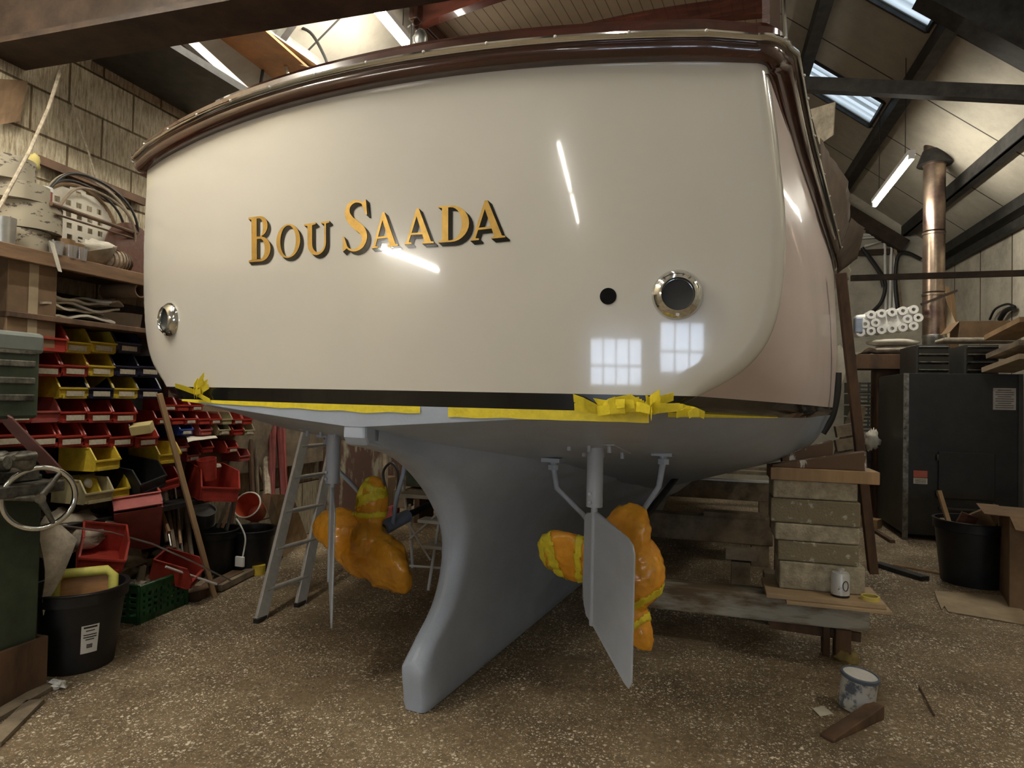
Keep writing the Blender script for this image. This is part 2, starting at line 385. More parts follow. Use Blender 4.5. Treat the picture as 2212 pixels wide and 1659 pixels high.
def _ribs(M):
    N = M.node_tree.nodes; L = M.node_tree.links; b = N['Principled BSDF']
    tc = N.new('ShaderNodeTexCoord'); wv = N.new('ShaderNodeTexWave'); wv.bands_direction = 'Y'; wv.inputs['Scale'].default_value = 2.1; wv.inputs['Distortion'].default_value = 1.2; wv.inputs['Detail Scale'].default_value = 1.5
    mp = N.new('ShaderNodeMapping'); mp.inputs['Scale'].default_value = (.25, 1, .25); L.new(tc.outputs['Object'], mp.inputs[0]); L.new(mp.outputs[0], wv.inputs['Vector'])
    r = N.new('ShaderNodeValToRGB'); r.color_ramp.elements[0].color = (.16, .20, .22, 1); r.color_ramp.elements[1].color = (.72, .86, .98, 1); r.color_ramp.elements[1].position = .7
    L.new(wv.outputs['Fac'], r.inputs[0]); L.new(r.outputs[0], b.inputs['Emission Color'])
_ribs(m_sky)
for k, (x0, x1, y0, y1) in enumerate(SKY):
    rows = []
    for i in range(2):
        x = (x0, x1)[i]; rows.append([Vector((x, y0+(y1-y0)*j/48, roofz(x)+.05+.022*math.cos(j*2*pi/6))) for j in range(49)])
    o = MB().grid(rows).build('window_%d' % (k+1), m_sky, smooth='all', kind='structure')
    f = MB()
    for y in (y0, y1): f.bar((x0, y, roofz(x0)), (x1, y, roofz(x1)), .03, .05)
    for x in (x0, x1): f.bar((x, y0, roofz(x)), (x, y1, roofz(x)), .03, .05)
    f.build('window_frame', m_steel, o)
# windows in the wall behind the camera (seen mirrored in the varnished stern)
m_day = mat('overcast_daylight_glass', (.68, .80, 1.0), .3, var=.0, em=9)
m_frame = mat('painted_window_frame', (.35, .34, .31), .6)
for k, (x0, x1, z0, z1, nx) in enumerate(((-.75, 1.0, .68, 1.62, 4), (1.6, 3.1, .95, 1.95, 3))):
    b = MB().box(((x0+x1)/2, YB+.02, (z0+z1)/2), (x1-x0, .01, z1-z0))
    o = b.build('window_%d' % (k+3), m_day, kind='structure')
    f = MB()
    for i in range(nx+1):
        x = x0+(x1-x0)*i/nx; f.box((x, YB+.05, (z0+z1)/2), (.05, .06, z1-z0+.05))
    for z in (z0, z0+(z1-z0)*.42, z1): f.box(((x0+x1)/2, YB+.05, z), (x1-x0, .06, .05))
    f.build('window_frame', m_frame, o)
# ---- steelwork
def beam(name, label, cat, mb, m, group=None): return one(mb, name, m, label, cat, group)
for i, (x, lab) in enumerate(((1.12, 'upper steel purlin under the right roof slope, above the chimney'), (2.07, 'middle steel purlin of the right roof slope beside the skylights'), (3.0, 'lower steel purlin of the right roof slope nearest the wall'))):
    z = roofz(x)-.09
    b = MB().bar((x, 1.0, z), (x, YE-.02, z), .05, .16, (0, 0, 1)).bar((x+.05, 1.0, z-.07), (x+.05, YE-.02, z-.07), .12, .02)
    beam('roof_purlin', lab, 'roof beam', b, m_steel, 'steel roof purlins')
for x in (-.95, -2.0): 
    z = roofz(x)-.09
    b = MB().bar((x, 1.0, z), (x, YE-.02, z), .05, .16).bar((x-.05, 1.0, z-.07), (x-.05, YE-.02, z-.07), .12, .02)
    beam('roof_purlin', 'steel purlin under the left roof slope, %s' % ('near the ridge' if x > -1.5 else 'lower down, by the lit tube'), 'roof beam', b, m_steel, 'steel roof purlins')
b = MB().bar((1.75, 6.05, roofz(1.75)-.33), (3.55, 6.05, roofz(3.55)-.33), .22, .34)
beam('roof_rafter', 'broad dark rafter sloping down at the top right corner', 'roof beam', b, m_steel)
b = MB().bar((XR-.09, 2.5, 3.76), (XR-.09, YE, 3.76), .16, .14).bar((XR-.05, 2.5, 3.58), (XR-.05, YE, 3.58), .09, .1)
beam('eaves_rail', 'long steel rail along the top of the right wall', 'wall beam', b, m_steel)
p0, p1 = at(1735, 183, y=6.3), at(2230, 206, y=5.9)
beam('tie_beam', 'thick dark tie beam crossing below the upper right skylight', 'roof beam', MB().bar(p0, p1+(p1-p0)*.02, .09, .115), m_steel)
p0, p1 = at(1838, 601, y=7.25), at(2212, 590, y=7.25)
p1 = p0+(p1-p0)*((XR-p0.x)/(p1.x-p0.x))
beam('tie_bar', 'thin dark tie bar passing in front of the stove flue', 'roof beam', MB().bar(p0, p1, .05, .055), m_rust)
# the big brown tie beam right overhead at the left
b = MB().box(((XL+XR)/2, 2.59, 3.225), (XR-XL, .26, .03)).box(((XL+XR)/2, 2.59, 3.45), (XR-XL, .05, .44)).box(((XL+XR)/2, 2.59, 3.675), (XR-XL-.1, .26, .03))
beam('overhead_beam', 'wide dark brown I-shaped beam crossing overhead at the top left', 'roof beam', b, m_rust)
b = MB().bar((XR-.06, 8.1, 1.9), (XR-.06, 8.1, 3.7), .1, .1)
beam('wall_stud', 'upright brown steel stud on the right wall behind the stacked boards', 'wall beam', b, m_rust)
b = MB().bar((3.0, YE-.12, 3.9), (1.35, YE-.12, 5.1), .14, .2)
beam('corner_rafter', 'dark rafter in the far gable behind the flue', 'roof beam', b, m_rust)
# ---- strip lights
def strip(p0, p1, label, cat='strip light', m=None):
    p0, p1 = Vector(p0), Vector(p1); c = (p0+p1)/2; d = p1-p0; n = d.normalized(); up = Vector((0, 0, 1))
    t = thing('strip_light', label, cat, c, 0, 'fluorescent strip lights')
    MB().bar(-d/2+up*.06, d/2+up*.06, .07, .05).build('housing', m_whitep, t)
    MB().cyl(-d/2+n*.03, d/2-n*.03, .024, n=12).build('lamp_tube', m or m_tube, t, smooth=True)
    e = MB()
    for s in (-1, 1): e.box(s*d/2-s*n*.015+up*.02, (.05, .05, .06))
    e.build('end_cap', m_whitep, t)
    h = MB()
    for s in (-.35, .35):
        q = d*s; rz = roofz((c+q).x)-c.z
        if rz > .1: h.cyl(q+up*.08, q+up*rz, .004, n=6)
    if h.v: h.build('hanger', m_steel, t)
    return t
strip((-2.33, 3.2, 4.2), (-2.33, 4.86, 4.2), 'lit strip light hanging above the left end of the stern', m=m_tubeb)
strip((1.98, 7.36, 3.9), (2.02, 9.04, 3.9), 'lit strip light under the right roof slope beside the flue', m=m_tubeb)
strip((-1.17, -5.45, 3.8), (-1.17, -3.05, 3.8), 'lit strip light behind the viewer, nearer the boat, mirrored in the stern')
strip((-1.17, -8.2, 3.8), (-1.17, -5.75, 3.8), 'lit strip light behind the viewer, by the end wall, mirrored in the stern')
strip((-3.3, -2.3, 2.38), (-3.3, -.45, 2.42), 'lit strip light low on the left wall behind the viewer')
# ================================================================ THE BOAT
BOAT = thing('motor_launch', 'cream motor launch with mahogany rail, grey bottom and gold lettered stern', 'boat', BORG, BYAW)
KEYS = {
 0.0: [(1.437, 2.475), (1.475, 2.2), (1.495, 1.93), (1.470, 1.67), (1.390, 1.52), (1.237, 1.416), (1.110, 1.360), (.80, 1.334), (.42, 1.305), (.05, 1.277)],
 1.0: [(1.515, 2.49), (1.55, 2.2), (1.58, 1.93), (1.590, 1.68), (1.580, 1.5), (1.550, 1.395), (1.520, 1.338), (1.25, 1.19), (.70, 1.135), (.05, 1.07)],
 2.0: [(1.615, 2.50), (1.64, 2.2), (1.665, 1.93), (1.675, 1.68), (1.670, 1.5), (1.655, 1.385), (1.640, 1.330), (1.42, 1.07), (.75, .97), (.05, .88)],
 4.0: [(1.80, 2.50), (1.815, 2.2), (1.825, 1.93), (1.820, 1.68), (1.805, 1.5), (1.785, 1.37), (1.770, 1.315), (1.53, 1.0), (.75, .70), (.05, .50)],
 6.0: [(1.78, 2.60), (1.76, 2.2), (1.73, 1.93), (1.68, 1.68), (1.61, 1.5), (1.50, 1.36), (1.46, 1.31), (1.1, .93), (.5, .64), (.05, .45)],
 7.6: [(1.20, 2.75), (1.06, 2.3), (.95, 2.0), (.82, 1.7), (.70, 1.5), (.58, 1.36), (.54, 1.3), (.36, .9), (.18, .68), (.05, .5)],
 8.8: [(.03, 2.95), (.03, 2.4), (.03, 2.05), (.03, 1.75), (.03, 1.55), (.03, 1.36), (.03, 1.3), (.03, 1.0), (.03, .8), (.03, .7)]}
ks = sorted(KEYS)
KIP = [[(s, *KEYS[s][i]) for s in ks] for i in range(10)]
NS = 5
def section(s):
    return catmull([ipl(KIP[i], s) for i in range(10)], NS)
OUT0 = section(0.0)               # stern outline, sheer to keel
IW, IB = 5*NS, 6*NS               # row indices of the waterline and of the lower edge of the black stripe
RF = .045
def inward(i):
    a = OUT0[max(i-1, 0)]; b = OUT0[min(i+1, len(OUT0)-1)]
    t = Vector((b[0]-a[0], b[1]-a[1])).normalized(); return Vector((t.y, -t.x)) if False else Vector((-abs(t.y) if True else 0, t.x*(1 if t.y < 0 else -1)*-1))
def stern_rows():
    rows = []
    for i, (l, z) in enumerate(OUT0):
        a = OUT0[max(i-1, 0)]; b = OUT0[min(i+1, len(OUT0)-1)]
        t = Vector((b[0]-a[0], b[1]-a[1])).normalized()      # heading down and inward
        n = Vector((t.y, -t.x))                               # points inward/up
        if n.x > 0 and abs(n.x) > .2: n = -n
        if n.y < -.3: n = -n
        rf = RF if i <= IW-3 else (RF*(1-(i-IW+3)/8*.7) if i <= IB else .012)
        rf = min(rf, l*.6)
        if i == 0: n = Vector((-1, 0))
        hz = min(1, max(0, 1-abs(i-(IW+IB)/2)/9)) if i < IW else 1.0
        n = Vector((n.x-(.4 if hz > .5 else 0)*hz, n.y*(1-hz))); n.normalize()
        right = []
        for k in range(6):
            th = (5-k)/5*pi/2
            q = Vector((l, z)) + n*(rf - rf*math.sin(th))
            right.append((q.x, tsurf(q.x, q.y)+rf*(1-math.cos(th)), q.y))
        le, _, ze = right[-1]
        mid = []
        m = 26
        for k in range(1, m):
            x = le*(1-2*k/m); cam = (.05*(1-(x/1.44)**2))*max(0, 1-i/ (2.2*NS)) if i < 2.2*NS else 0
            mid.append((x, tsurf(x, ze+cam), ze+cam))
        rr = right+mid+[(-x, s, z2) for x, s, z2 in reversed(right)]
        if i < 2.2*NS:                                        # camber under the rail
            rr = [(x, tsurf(x, z2)+(s-tsurf(x, z2)), z2) for x, s, z2 in rr]
        rows.append(rr)
    return rows
SR = stern_rows()
def start(i): return SR[i][0][1]
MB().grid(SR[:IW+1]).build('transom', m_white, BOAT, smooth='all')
bs = MB().grid(SR[IW:IB+1])
bt = MB().grid(SR[IB:])
SS = [0, .12, .28, .45, .65, .85, 1.05, 1.3, 1.6, 2, 2.4, 2.8, 3.3, 3.8, 4.4, 5, 5.6, 6.2, 6.8, 7.3, 7.8, 8.2, 8.5, 8.8]
def skin(sign, i0, i1):
    rows = []
    secs = {s: section(s) for s in SS}
    for i in range(i0, i1+1):
        st = start(i); row = []
        for s in SS:
            l, z = secs[s][i]
            ss = s if s > .85 else st+(s)*(.85-st)/.85
            if s == 8.8: ss = 8.8+.25*(z-1.3)
            row.append((sign*l, ss, z))
        rows.append(row if sign < 0 else list(reversed(row)))
    return rows
tp = MB()
for sg in (1, -1): tp.grid(skin(sg, 0, IW)); bs.grid(skin(sg, IW, IB)); bt.grid(skin(sg, IB, len(OUT0)-1))
# bottom centre strip between the two garboards
bt.grid([[(x, s, z) for s, z in [(tsurf(0, 1.277), 1.277)]+[(s, section(s)[-1][1]) for s in SS[2:]]] for x in (-.05, .05)])
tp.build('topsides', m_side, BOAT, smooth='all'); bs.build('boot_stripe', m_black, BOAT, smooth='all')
bt.build('bottom', m_anti, BOAT, smooth='all')
# keel with its curved sternpost and the long foot
APRO = [(0.0, .484), (.06, .478), (.21, .462), (.271, .514), (.39, .671), (.562, .765), (.739, .775), (.91, .669), (1.0, .57), (1.071, .459), (1.146, .276), (1.185, .13), (1.20, .05)]
kr = []
offs = [0, .004, .015, .035, .06, .1, .2, .4, .8, 1.4, 2.2, 3.2, 4.2, 5.2]
nk = 40
for i in range(nk+1):
    z = .004+1.28*i/nk
    a = ipl(APRO, z)[0] if z <= 1.2 else .035
    row = []
    for o in offs:
        s = a+o; zb = section(min(s, 8))[-1][1]
        w = .058+.012*min(1, max(0, (.25-z)/.05))
        w = w + .30*math.exp(-max(0, zb-z)/.13)*min(1, max(0, (s-.3)/.9)) + .05*math.exp(-max(0, zb-z)/.35)*min(1, max(0, (s-.4)/.6))
        if z < .012: w -= .012
        e = min(1, o/.06); hw = w*(.62+.38*math.sqrt(max(0, 1-(1-e)**2))) if z < .215 else w*math.sqrt(max(.02, 1-(1-e)**2))
        if z > 1.2: hw = min(hw, .052) if s < .1 else hw
        row.append((hw, s, z))
    kr.append(row)
k = MB()
k.grid([[(-w, s, z) for w, s, z in r] for r in kr]); k.grid([[(w, s, z) for w, s, z in reversed(r)] for r in kr])
k.grid([[(-r[0][0], r[0][1], r[0][2]), (r[0][0], r[0][1], r[0][2])] for r in reversed(kr)])
k.grid([[(-w, s, z), (w, s, z)] for w, s, z in kr[0]])
k.build('keel', m_anti, BOAT, smooth='all')
# skeg block under the middle of the stern
sk = MB().prism([(.0, 1.285), (.0, 1.235), (.02, 1.205), (.10, 1.19), (.22, 1.165), (.4, 1.2), (.4, 1.285)], lambda s, z: Vector((-.052, s+.008, z)), lambda s, z: Vector((.052, s+.008, z)))
sk.build('skeg', m_anti, BOAT, bevel=.012)
# deck
MB().grid([[(x*section(s)[0][0]/1.0, s if s > .2 else tsurf(x*1.43, 2.45)+.02, section(s)[0][1]-.03+.05*(1-x*x)) for x in (-1, -.6, -.2, .2, .6, 1)] for s in SS]).build('deck', m_mahog2, BOAT)
# ---- mahogany rubbing rail across the stern and along both sides
RP = [(0, 0), (.034, .0), (.046, .010), (.052, .026), (.053, .04), (.050, .048), (.0, .05)]      # out, up
STEELP = [(.030, .047), (.060, .046), (.069, .050), (.073, .058), (.069, .066), (.058, .070), (.030, .070)]
TOE = [(-.07, .06), (.050, .06), (.050, .098), (.028, .122), (-.055, .125), (-.07, .115)]
PATH = []
for j in range(len(SS)-1, 0, -1):
    s = SS[j]
    if s < .2: continue
    PATH.append((-section(s)[0][0], s, section(s)[0][1]))
nC = 8
cx, cs_ = 1.437-.05, tsurf(1.437, 2.475)
for q in range(nC+1):
    a = pi-(pi/2)*q/nC     # port corner
    PATH.append((-(cx+.02)+.05*math.cos(a), cs_+.06-.06*math.sin(a)*1.0, 2.472))
for q in range(1, 24):
    x = -1.36+2.72*q/24; z = 2.475+.05*(1-(x/1.437)**2); PATH.append((x, tsurf(x, z), z))
for q in range(nC+1):
    a = pi/2-(pi/2)*q/nC
    PATH.append((cx+.05*math.cos(a), cs_+.06-.06*math.sin(a), 2.475))
for j in range(1, len(SS)):
    s = SS[j]
    if s < .2: continue
    PATH.append((section(s)[0][0], s, section(s)[0][1]))
def sweep(path, prof, close=True):
    rows = []
    P = [Vector(p) for p in path]
    for i, p in enumerate(P):
        d = P[min(i+1, len(P)-1)]-P[max(i-1, 0)]; d.z = 0; d.normalize()
        out = Vector((d.y, -d.x, 0))
        rows.append([p+out*o+Vector((0, 0, u)) for o, u in prof])
    b = MB(); b.grid(rows, closed=close); n = len(prof)
    b.f.append(tuple(range(n))); b.f.append(tuple(reversed(range((len(rows)-1)*n, len(rows)*n)))); return b
rail = sweep(PATH, RP).build('rubbing_rail', m_mahog, BOAT, smooth=True)
sweep(PATH, STEELP).build('rail_strip', m_chrome, rail, smooth=True)
toe = sweep(PATH, TOE).build('toe_rail', m_mahog, BOAT, smooth=True)
sc = MB()
P = [Vector(p) for p in PATH]; acc = 0; last = None
for i in range(1, len(P)):
    a, b_ = P[i-1], P[i]; L_ = (b_-a).length; u = 0
    while acc+L_-u*0 >= .21:
        break
    acc += L_
    if acc > .20:
        acc = 0; d = (b_-a); d.z = 0; d.normalize(); o = Vector((d.y, -d.x, 0)); c = b_+o*.073+Vector((0, 0, .059))
        if b_.y < 5:
            w_ = MB().blob((0, 0, 0), (.006, .006, .006), 8, 5, 0).build('rail_screw', m_brushed, rail, smooth='all'); w_.location = c
# ---- name in gold leaf with black drop shadow
def arc(cx, cy, rx, ry, a0, a1, n=14): return [(cx+rx*math.cos(math.radians(a0+(a1-a0)*i/n)), cy+ry*math.sin(math.radians(a0+(a1-a0)*i/n))) for i in range(n+1)]
def stroke(pts, ws, n=7):
    q = catmull([(*p, w) for p, w in zip(pts, ws)], n); Lf, Rt = [], []
    for i, (x, y, w) in enumerate(q):
        a = q[max(i-1, 0)]; b = q[min(i+1, len(q)-1)]; d = Vector((b[0]-a[0], b[1]-a[1])).normalized()
        Lf.append((x-d.y*w/2, y+d.x*w/2)); Rt.append((x+d.y*w/2, y-d.x*w/2))
    return Lf+Rt[::-1]
GL = {
 'B': [[(0, 0)]+arc(.34, .27, .26, .27, -90, 80)+arc(.31, .775, .215, .225, -75, 90)+[(0, 1), (0, .965), (.085, .945), (.085, .055), (0, .035)],
       [(.235, .05)]+arc(.32, .275, .125, .225, -90, 90)+[(.235, .50)], [(.235, .555)]+arc(.30, .75, .105, .2, -90, 90)+[(.235, .95)]],
 'O': [arc(.42, .5, .42, .515, 0, 360, 40)[:-1], arc(.42, .5, .27, .475, 0, 360, 40)[:-1]],
 'U': [[(0, 1), (0, .955), (.12, .93), (.12, .36)]+arc(.435, .36, .315, .375, 180, 360)+[(.75, .93), (.86, .955), (.86, 1), (.58, 1), (.58, .955), (.69, .93), (.69, .36)]+arc(.485, .36, .205, .29, 360, 180)+[(.28, .93), (.41, .955), (.41, 1)]],
 'S': [stroke([(.54, .80), (.47, .93), (.31, .975), (.16, .905), (.115, .765), (.18, .63), (.33, .51), (.47, .40), (.53, .26), (.46, .10), (.29, .022), (.13, .06), (.045, .20)], [.03, .035, .05, .085, .125, .155, .175, .16, .125, .085, .05, .035, .03]),
       [(.565, 1.0), (.595, .70), (.565, .70), (.46, .92)], [(.0, .0), (.0, .30), (.03, .30), (.12, .08)]],
 'A': [[(0, 0), (0, .04), (.06, .055), (.36, 1.0), (.43, 1.0), (.78, .055), (.86, .04), (.86, 0), (.52, 0), (.52, .04), (.595, .055), (.53, .26), (.20, .26), (.135, .055), (.22, .04), (.22, 0)], [(.22, .315), (.51, .315), (.365, .78)]],
 'D': [[(0, 0), (.32, 0)]+arc(.32, .5, .46, .5, -90, 90)+[(0, 1), (0, .965), (.1, .945), (.1, .055), (0, .035)], [(.26, .05), (.32, .05)]+arc(.32, .5, .28, .45, -90, 90)+[(.26, .95)]],
}
GW = {'B': .60, 'O': .84, 'U': .86, 'S': .60, 'A': .86, 'D': .78}
def flat(polys):
    cu = bpy.data.curves.new('t', 'CURVE'); cu.dimensions = '2D'; cu.fill_mode = 'BOTH'
    for p in polys:
        s = cu.splines.new('POLY'); s.points.add(len(p)-1); s.use_cyclic_u = True
        for q, (x, y) in zip(s.points, p): q.co = (x, y, 0, 1)
    o = bpy.data.objects.new('t', cu); COL.objects.link(o)
    bpy.context.view_layer.update()
    me = bpy.data.meshes.new_from_object(o.evaluated_get(bpy.context.evaluated_depsgraph_get()))
    vs = [(v.co.x, v.co.y) for v in me.vertices]; fs = [tuple(p.vertices) for p in me.polygons]
    bpy.data.objects.remove(o); return vs, fs
def zpx(v): return 480+v[0]/3.253, 400+v[1]/3.253
LETTERS = [('B', (190, 543), (345, 530), (195, 228)), ('O', (385, 518), (553, 500), (385, 290)), ('U', (580, 498), (758, 480), (580, 275)), ('S', (852, 470), (1025, 462), (868, 112)),
           ('A', (1052, 446), (1240, 428), (1058, 202)), ('A', (1283, 418), (1490, 408), (1288, 172)), ('D', (1520, 405), (1738, 395), (1520, 150)), ('A', (1745, 393), (1992, 368), (1745, 122))]
nameplate = None
for ch, bl_, br_, tl_ in LETTERS:
    L0, z0 = btr(*zpx(bl_)); L1, z1 = btr(*zpx(br_)); _, z2 = btr(*zpx(tl_))
    W = GW[ch]; hgt = z2-z0
    vs, fs = flat([GL[ch][0]]+GL[ch][1:]) if ch != 'S' else (None, None)
    if ch == 'S':
        vs, fs = [], []
        for pl in GL['S']:
            a_, b2 = flat([pl]); n = len(vs); vs += a_; fs += [tuple(i+n for i in f) for f in b2]
    def mp(u, v, dx=0, dz=0, off=.0035):
        l = L0+(L1-L0)*u/W+dx; z = z0+(z1-z0)*u/W+v*hgt+dz
        return Vector((l, tsurf(l, z)-off, z))
    g = MB().add([mp(*v) for v in vs], fs)
    letter = g.build('gold_letter', m_gold, BOAT)
    sh = MB(); dx, dz = .016, -.014
    sh.add([mp(*v, dx, dz, .0018) for v in vs], fs)
    for pl in GL[ch]:
        m = len(pl)
        for i in range(m):
            a_, b2 = pl[i], pl[(i+1) % m]
            sh.add([mp(*a_, 0, 0, .0018), mp(*b2, 0, 0, .0018), mp(*b2, dx, dz, .0018), mp(*a_, dx, dz, .0018)], [(0, 1, 2, 3)])
    sh.build('letter_shadow', m_black, letter)
# ---- exhaust outlets and the bare hole
m_dark = mat('dark_hollow', (.004, .004, .004), .9)
m_pipein = mat('dull_grey_pipe_lining', (.035, .037, .035), .6, var=.2)
def outlet(px, py, l0=None):
    l, z = btr(px, py)
    o = bpy.data.objects.new('exhaust_outlet', None); COL.objects.link(o); o.parent = BOAT
    ang = math.atan(2*TK*l); o.location = (l, tsurf(l, z), z); o.rotation_euler = (math.radians(90)+.03, 0, ang)
    MB().lathe([(.050, .012), (.050, .030), (.053, .034), (.060, .031), (.074, .017), (.081, .008), (.082, .0), (.05, -.003)], n=48).build('flange', m_chrome, o, smooth=True)
    MB().lathe([(.0, -.0005), (.0495, -.0005), (.0495, .014)], n=32).build('pipe_lining', m_pipein, o)
    # screws of the flange
    q = MB()
    for a in (-90,): q.cyl((.066*math.cos(math.radians(a)), .066*math.sin(math.radians(a)), .02), (.066*math.cos(math.radians(a)), .066*math.sin(math.radians(a)), .029), .006, n=10)
    q.build('flange_screw', m_brushed, o)
    return o
outlet(1463, 637); outlet(367, 691)
l, z = btr(1314, 640)
o = MB().lathe([(0, .0), (.0275, .0)], n=36).build('drain_hole', m_dark, BOAT); o.location = (l, tsurf(l, z)-.002, z); o.rotation_euler = (math.radians(90)+.047, 0, math.atan(2*TK*l))
# ---- rudders
def rudder(sgn):
    rx, rs = sgn*.72, .78; zt = 1.19
    o = bpy.data.objects.new('rudder', None); COL.objects.link(o); o.parent = BOAT; o.location = (rx, rs, 0)
    MB().cyl((0, 0, .925), (0, 0, zt+.03), .036, n=28).build('rudder_tube', m_anti2, o, smooth=True)
    MB().box((0, .02, zt-.005), (.24, .30, .014), RX(-.19)).build('mounting_plate', m_anti2, o, bevel=.003)
    for x in (-.09, 0, .09):
        for y in (-.1, .12): MB().cyl((x, y, zt-.035-y*.19), (x, y, zt-.005-y*.19), .009, n=8).build('plate_bolt', m_anti2, o, smooth=True)
    for zz in (.95, .985): MB().cyl((-.01, -.045, zz), (-.01, -.03, zz), .008, n=8).build('tube_screw', m_anti2, o, smooth=True)
    d = Vector((.66, -.75, 0)); nrm = Vector((.75, .66, 0))
    prof = [(-.075, .885), (-.10, .865), (-.105, .55), (-.09, .47), (-.055, .43), (0, .415), (.30, .285), (.345, .275), (.37, .31), (.375, .80), (.36, .835), (.32, .855), (.03, .905)]
    def blade(th):
        return lambda c, z: d*c+nrm*th*(.5 if c < -.06 or c > .25 else 1)+Vector((0, 0, z))
    MB().prism(prof, blade(-.008), blade(.008)).build('rudder_blade', m_anti2, o, bevel=.004)
    MB().cyl((0, 0, .405), (0, 0, .93), .0145, n=16).build('rudder_stock', m_anti2, o, smooth=True)
    return o
rudder(1); rudder(-1)
# ---- shafts and their V brackets
def shaftgear(sgn):
    hub = Vector((sgn*.70, 1.12, .60))
    o = bpy.data.objects.new('shaft_bracket', None); COL.objects.link(o); o.parent = BOAT; o.location = hub
    MB().cyl((0, -.02, 0), (0, 2.3, .26), .022, n=16).build('propeller_shaft', m_steel, o, smooth=True)
    MB().cyl((0, .10, .01), (0, .36, .04), .045, .04, n=20).build('bearing', m_anti, o, smooth=True)
    for q in (-1, 1):
        dx = q*.27; zt = 1.155-.6+(-.03 if q*sgn < 0 else .03)-.03
        MB().tube([(dx*.12, .16, .03), (dx*.55, .02, zt*.45), (dx*.93, -.08, zt*.72), (dx, -.08, zt-.03)], [.013, .013, .013, .015], 10).build('bracket_arm', m_anti, o, smooth=True)
        MB().cyl((dx, -.08, zt-.05), (dx, -.08, zt-.025), .028, n=6).cyl((dx, -.08, zt-.028), (dx, -.08, zt+.05), .018, n=12).box((dx, -.08, zt), (.095, .10, .02)).build('bracket_foot', m_anti, o)
    return o
shaftgear(1); shaftgear(-1)
# ---- propellers hidden in taped orange bags
def bag(sgn, label, lobes, bands, tapes, main):
    hub = bw(sgn*.70, 1.08, 0); hub.z = .585
    t = thing('plastic_bag', label, 'bag', hub, BYAW, 'orange bags over the propellers')
    b = MB(); 
    b.blob((0, 0, 0), (.10, .12, .10), 20, 14, 0)
    for ang, ln, w, th, off in lobes:
        d = Vector((math.cos(math.radians(ang)), 0, math.sin(math.radians(ang)))); n = Vector((0, 1, 0)); x = d.cross(n)
        M = Matrix((x, n, d)).transposed()
        # pitch the blade
        M = M @ RZ(.5*sgn)
        b.blob(d*ln*.56, (w, th, ln*.5), 24, 16, .05, 3, off, M)
    for c, rad in main: b.blob(c, rad, 24, 14, .05, 3, 2)
    o = b.build('bag_film', m_orange, t, smooth='all')
    r = o.modifiers.new('r', 'REMESH'); r.mode = 'VOXEL'; r.voxel_size = .011; r.use_smooth_shade = True
    s = o.modifiers.new('s', 'SMOOTH'); s.iterations = 14; s.factor = .5
    tx = bpy.data.textures.new('wr', 'CLOUDS'); tx.noise_scale = .07; tx.noise_depth = 3
    dm = o.modifiers.new('d', 'DISPLACE'); dm.texture = tx; dm.strength = .016; dm.mid_level = .5
    tx2 = bpy.data.textures.new('wr2', 'STUCCI'); tx2.noise_scale = .03
    dm = o.modifiers.new('d2', 'DISPLACE'); dm.texture = tx2; dm.strength = .010; dm.mid_level = .5
    bake(o)
    for p in o.data.polygons: p.use_smooth = True
    # tape wound over the film: shells grown from the film's own faces
    src = o.data
    for nm, fn in tapes:
        keep = [p for p in src.polygons if fn(p.center)]
        idx = {}; tb = MB()
        for p in keep:
            for v in p.vertices:
                if v not in idx: idx[v] = len(tb.v); tb.v.append(src.vertices[v].co+src.vertices[v].normal*.0035)
            tb.f.append(tuple(idx[v] for v in p.vertices))
        if tb.v: tb.build('masking_tape', m_ytape, t, smooth='all', solid=.002)
    return t
def band(ang, r0, r1, tilt=0.0):
    d = Vector((math.cos(math.radians(ang)), 0, math.sin(math.radians(ang)))); e = Vector((-d.z, 0, d.x))
    def f(c):
        q = c.dot(d)+tilt*c.dot(e)+.008*noise.noise(c*30)
        return r0 < q < r1
    return f
bag(1, 'orange taped bag round the propeller behind the right rudder', [(170, .345, .155, .05, 1), (62, .33, .14, .06, 2), (-60, .40, .085, .05, 3)], None,
    [('a', band(176, .24, .30, .25)), ('b', band(176, .115, .150, -.05)), ('c', band(176, .31, .5)), ('d', band(-60, .195, .225, .1)), ('e', band(-60, .27, .30, .1))], [((.16, .0, .0), (.12, .09, .17))])
bag(-1, 'orange bag with a yellow taped head round the propeller behind the left rudder', [(84, .335, .095, .05, 4), (172, .37, .13, .06, 5), (-44, .37, .15, .07, 6)], None,
    [('a', lambda c: band(84, .115, .150, .15)(c) and abs(c.x) < .13 and c.z > .09), ('b', lambda c: band(84, .20, .26, .55)(c) and c.z > .12 and abs(c.x) < .14), ('c', lambda c: band(84, .27, .31, -.3)(c) and c.z > .2), ('d', lambda c: c.z > .17 and abs(c.x+.05-.25*(c.z-.17)) < .022)], [((.0, .0, -.09), (.22, .09, .15)), ((.12, 0, -.13), (.15, .08, .15)), ((-.12, 0, -.04), (.19, .07, .11))])
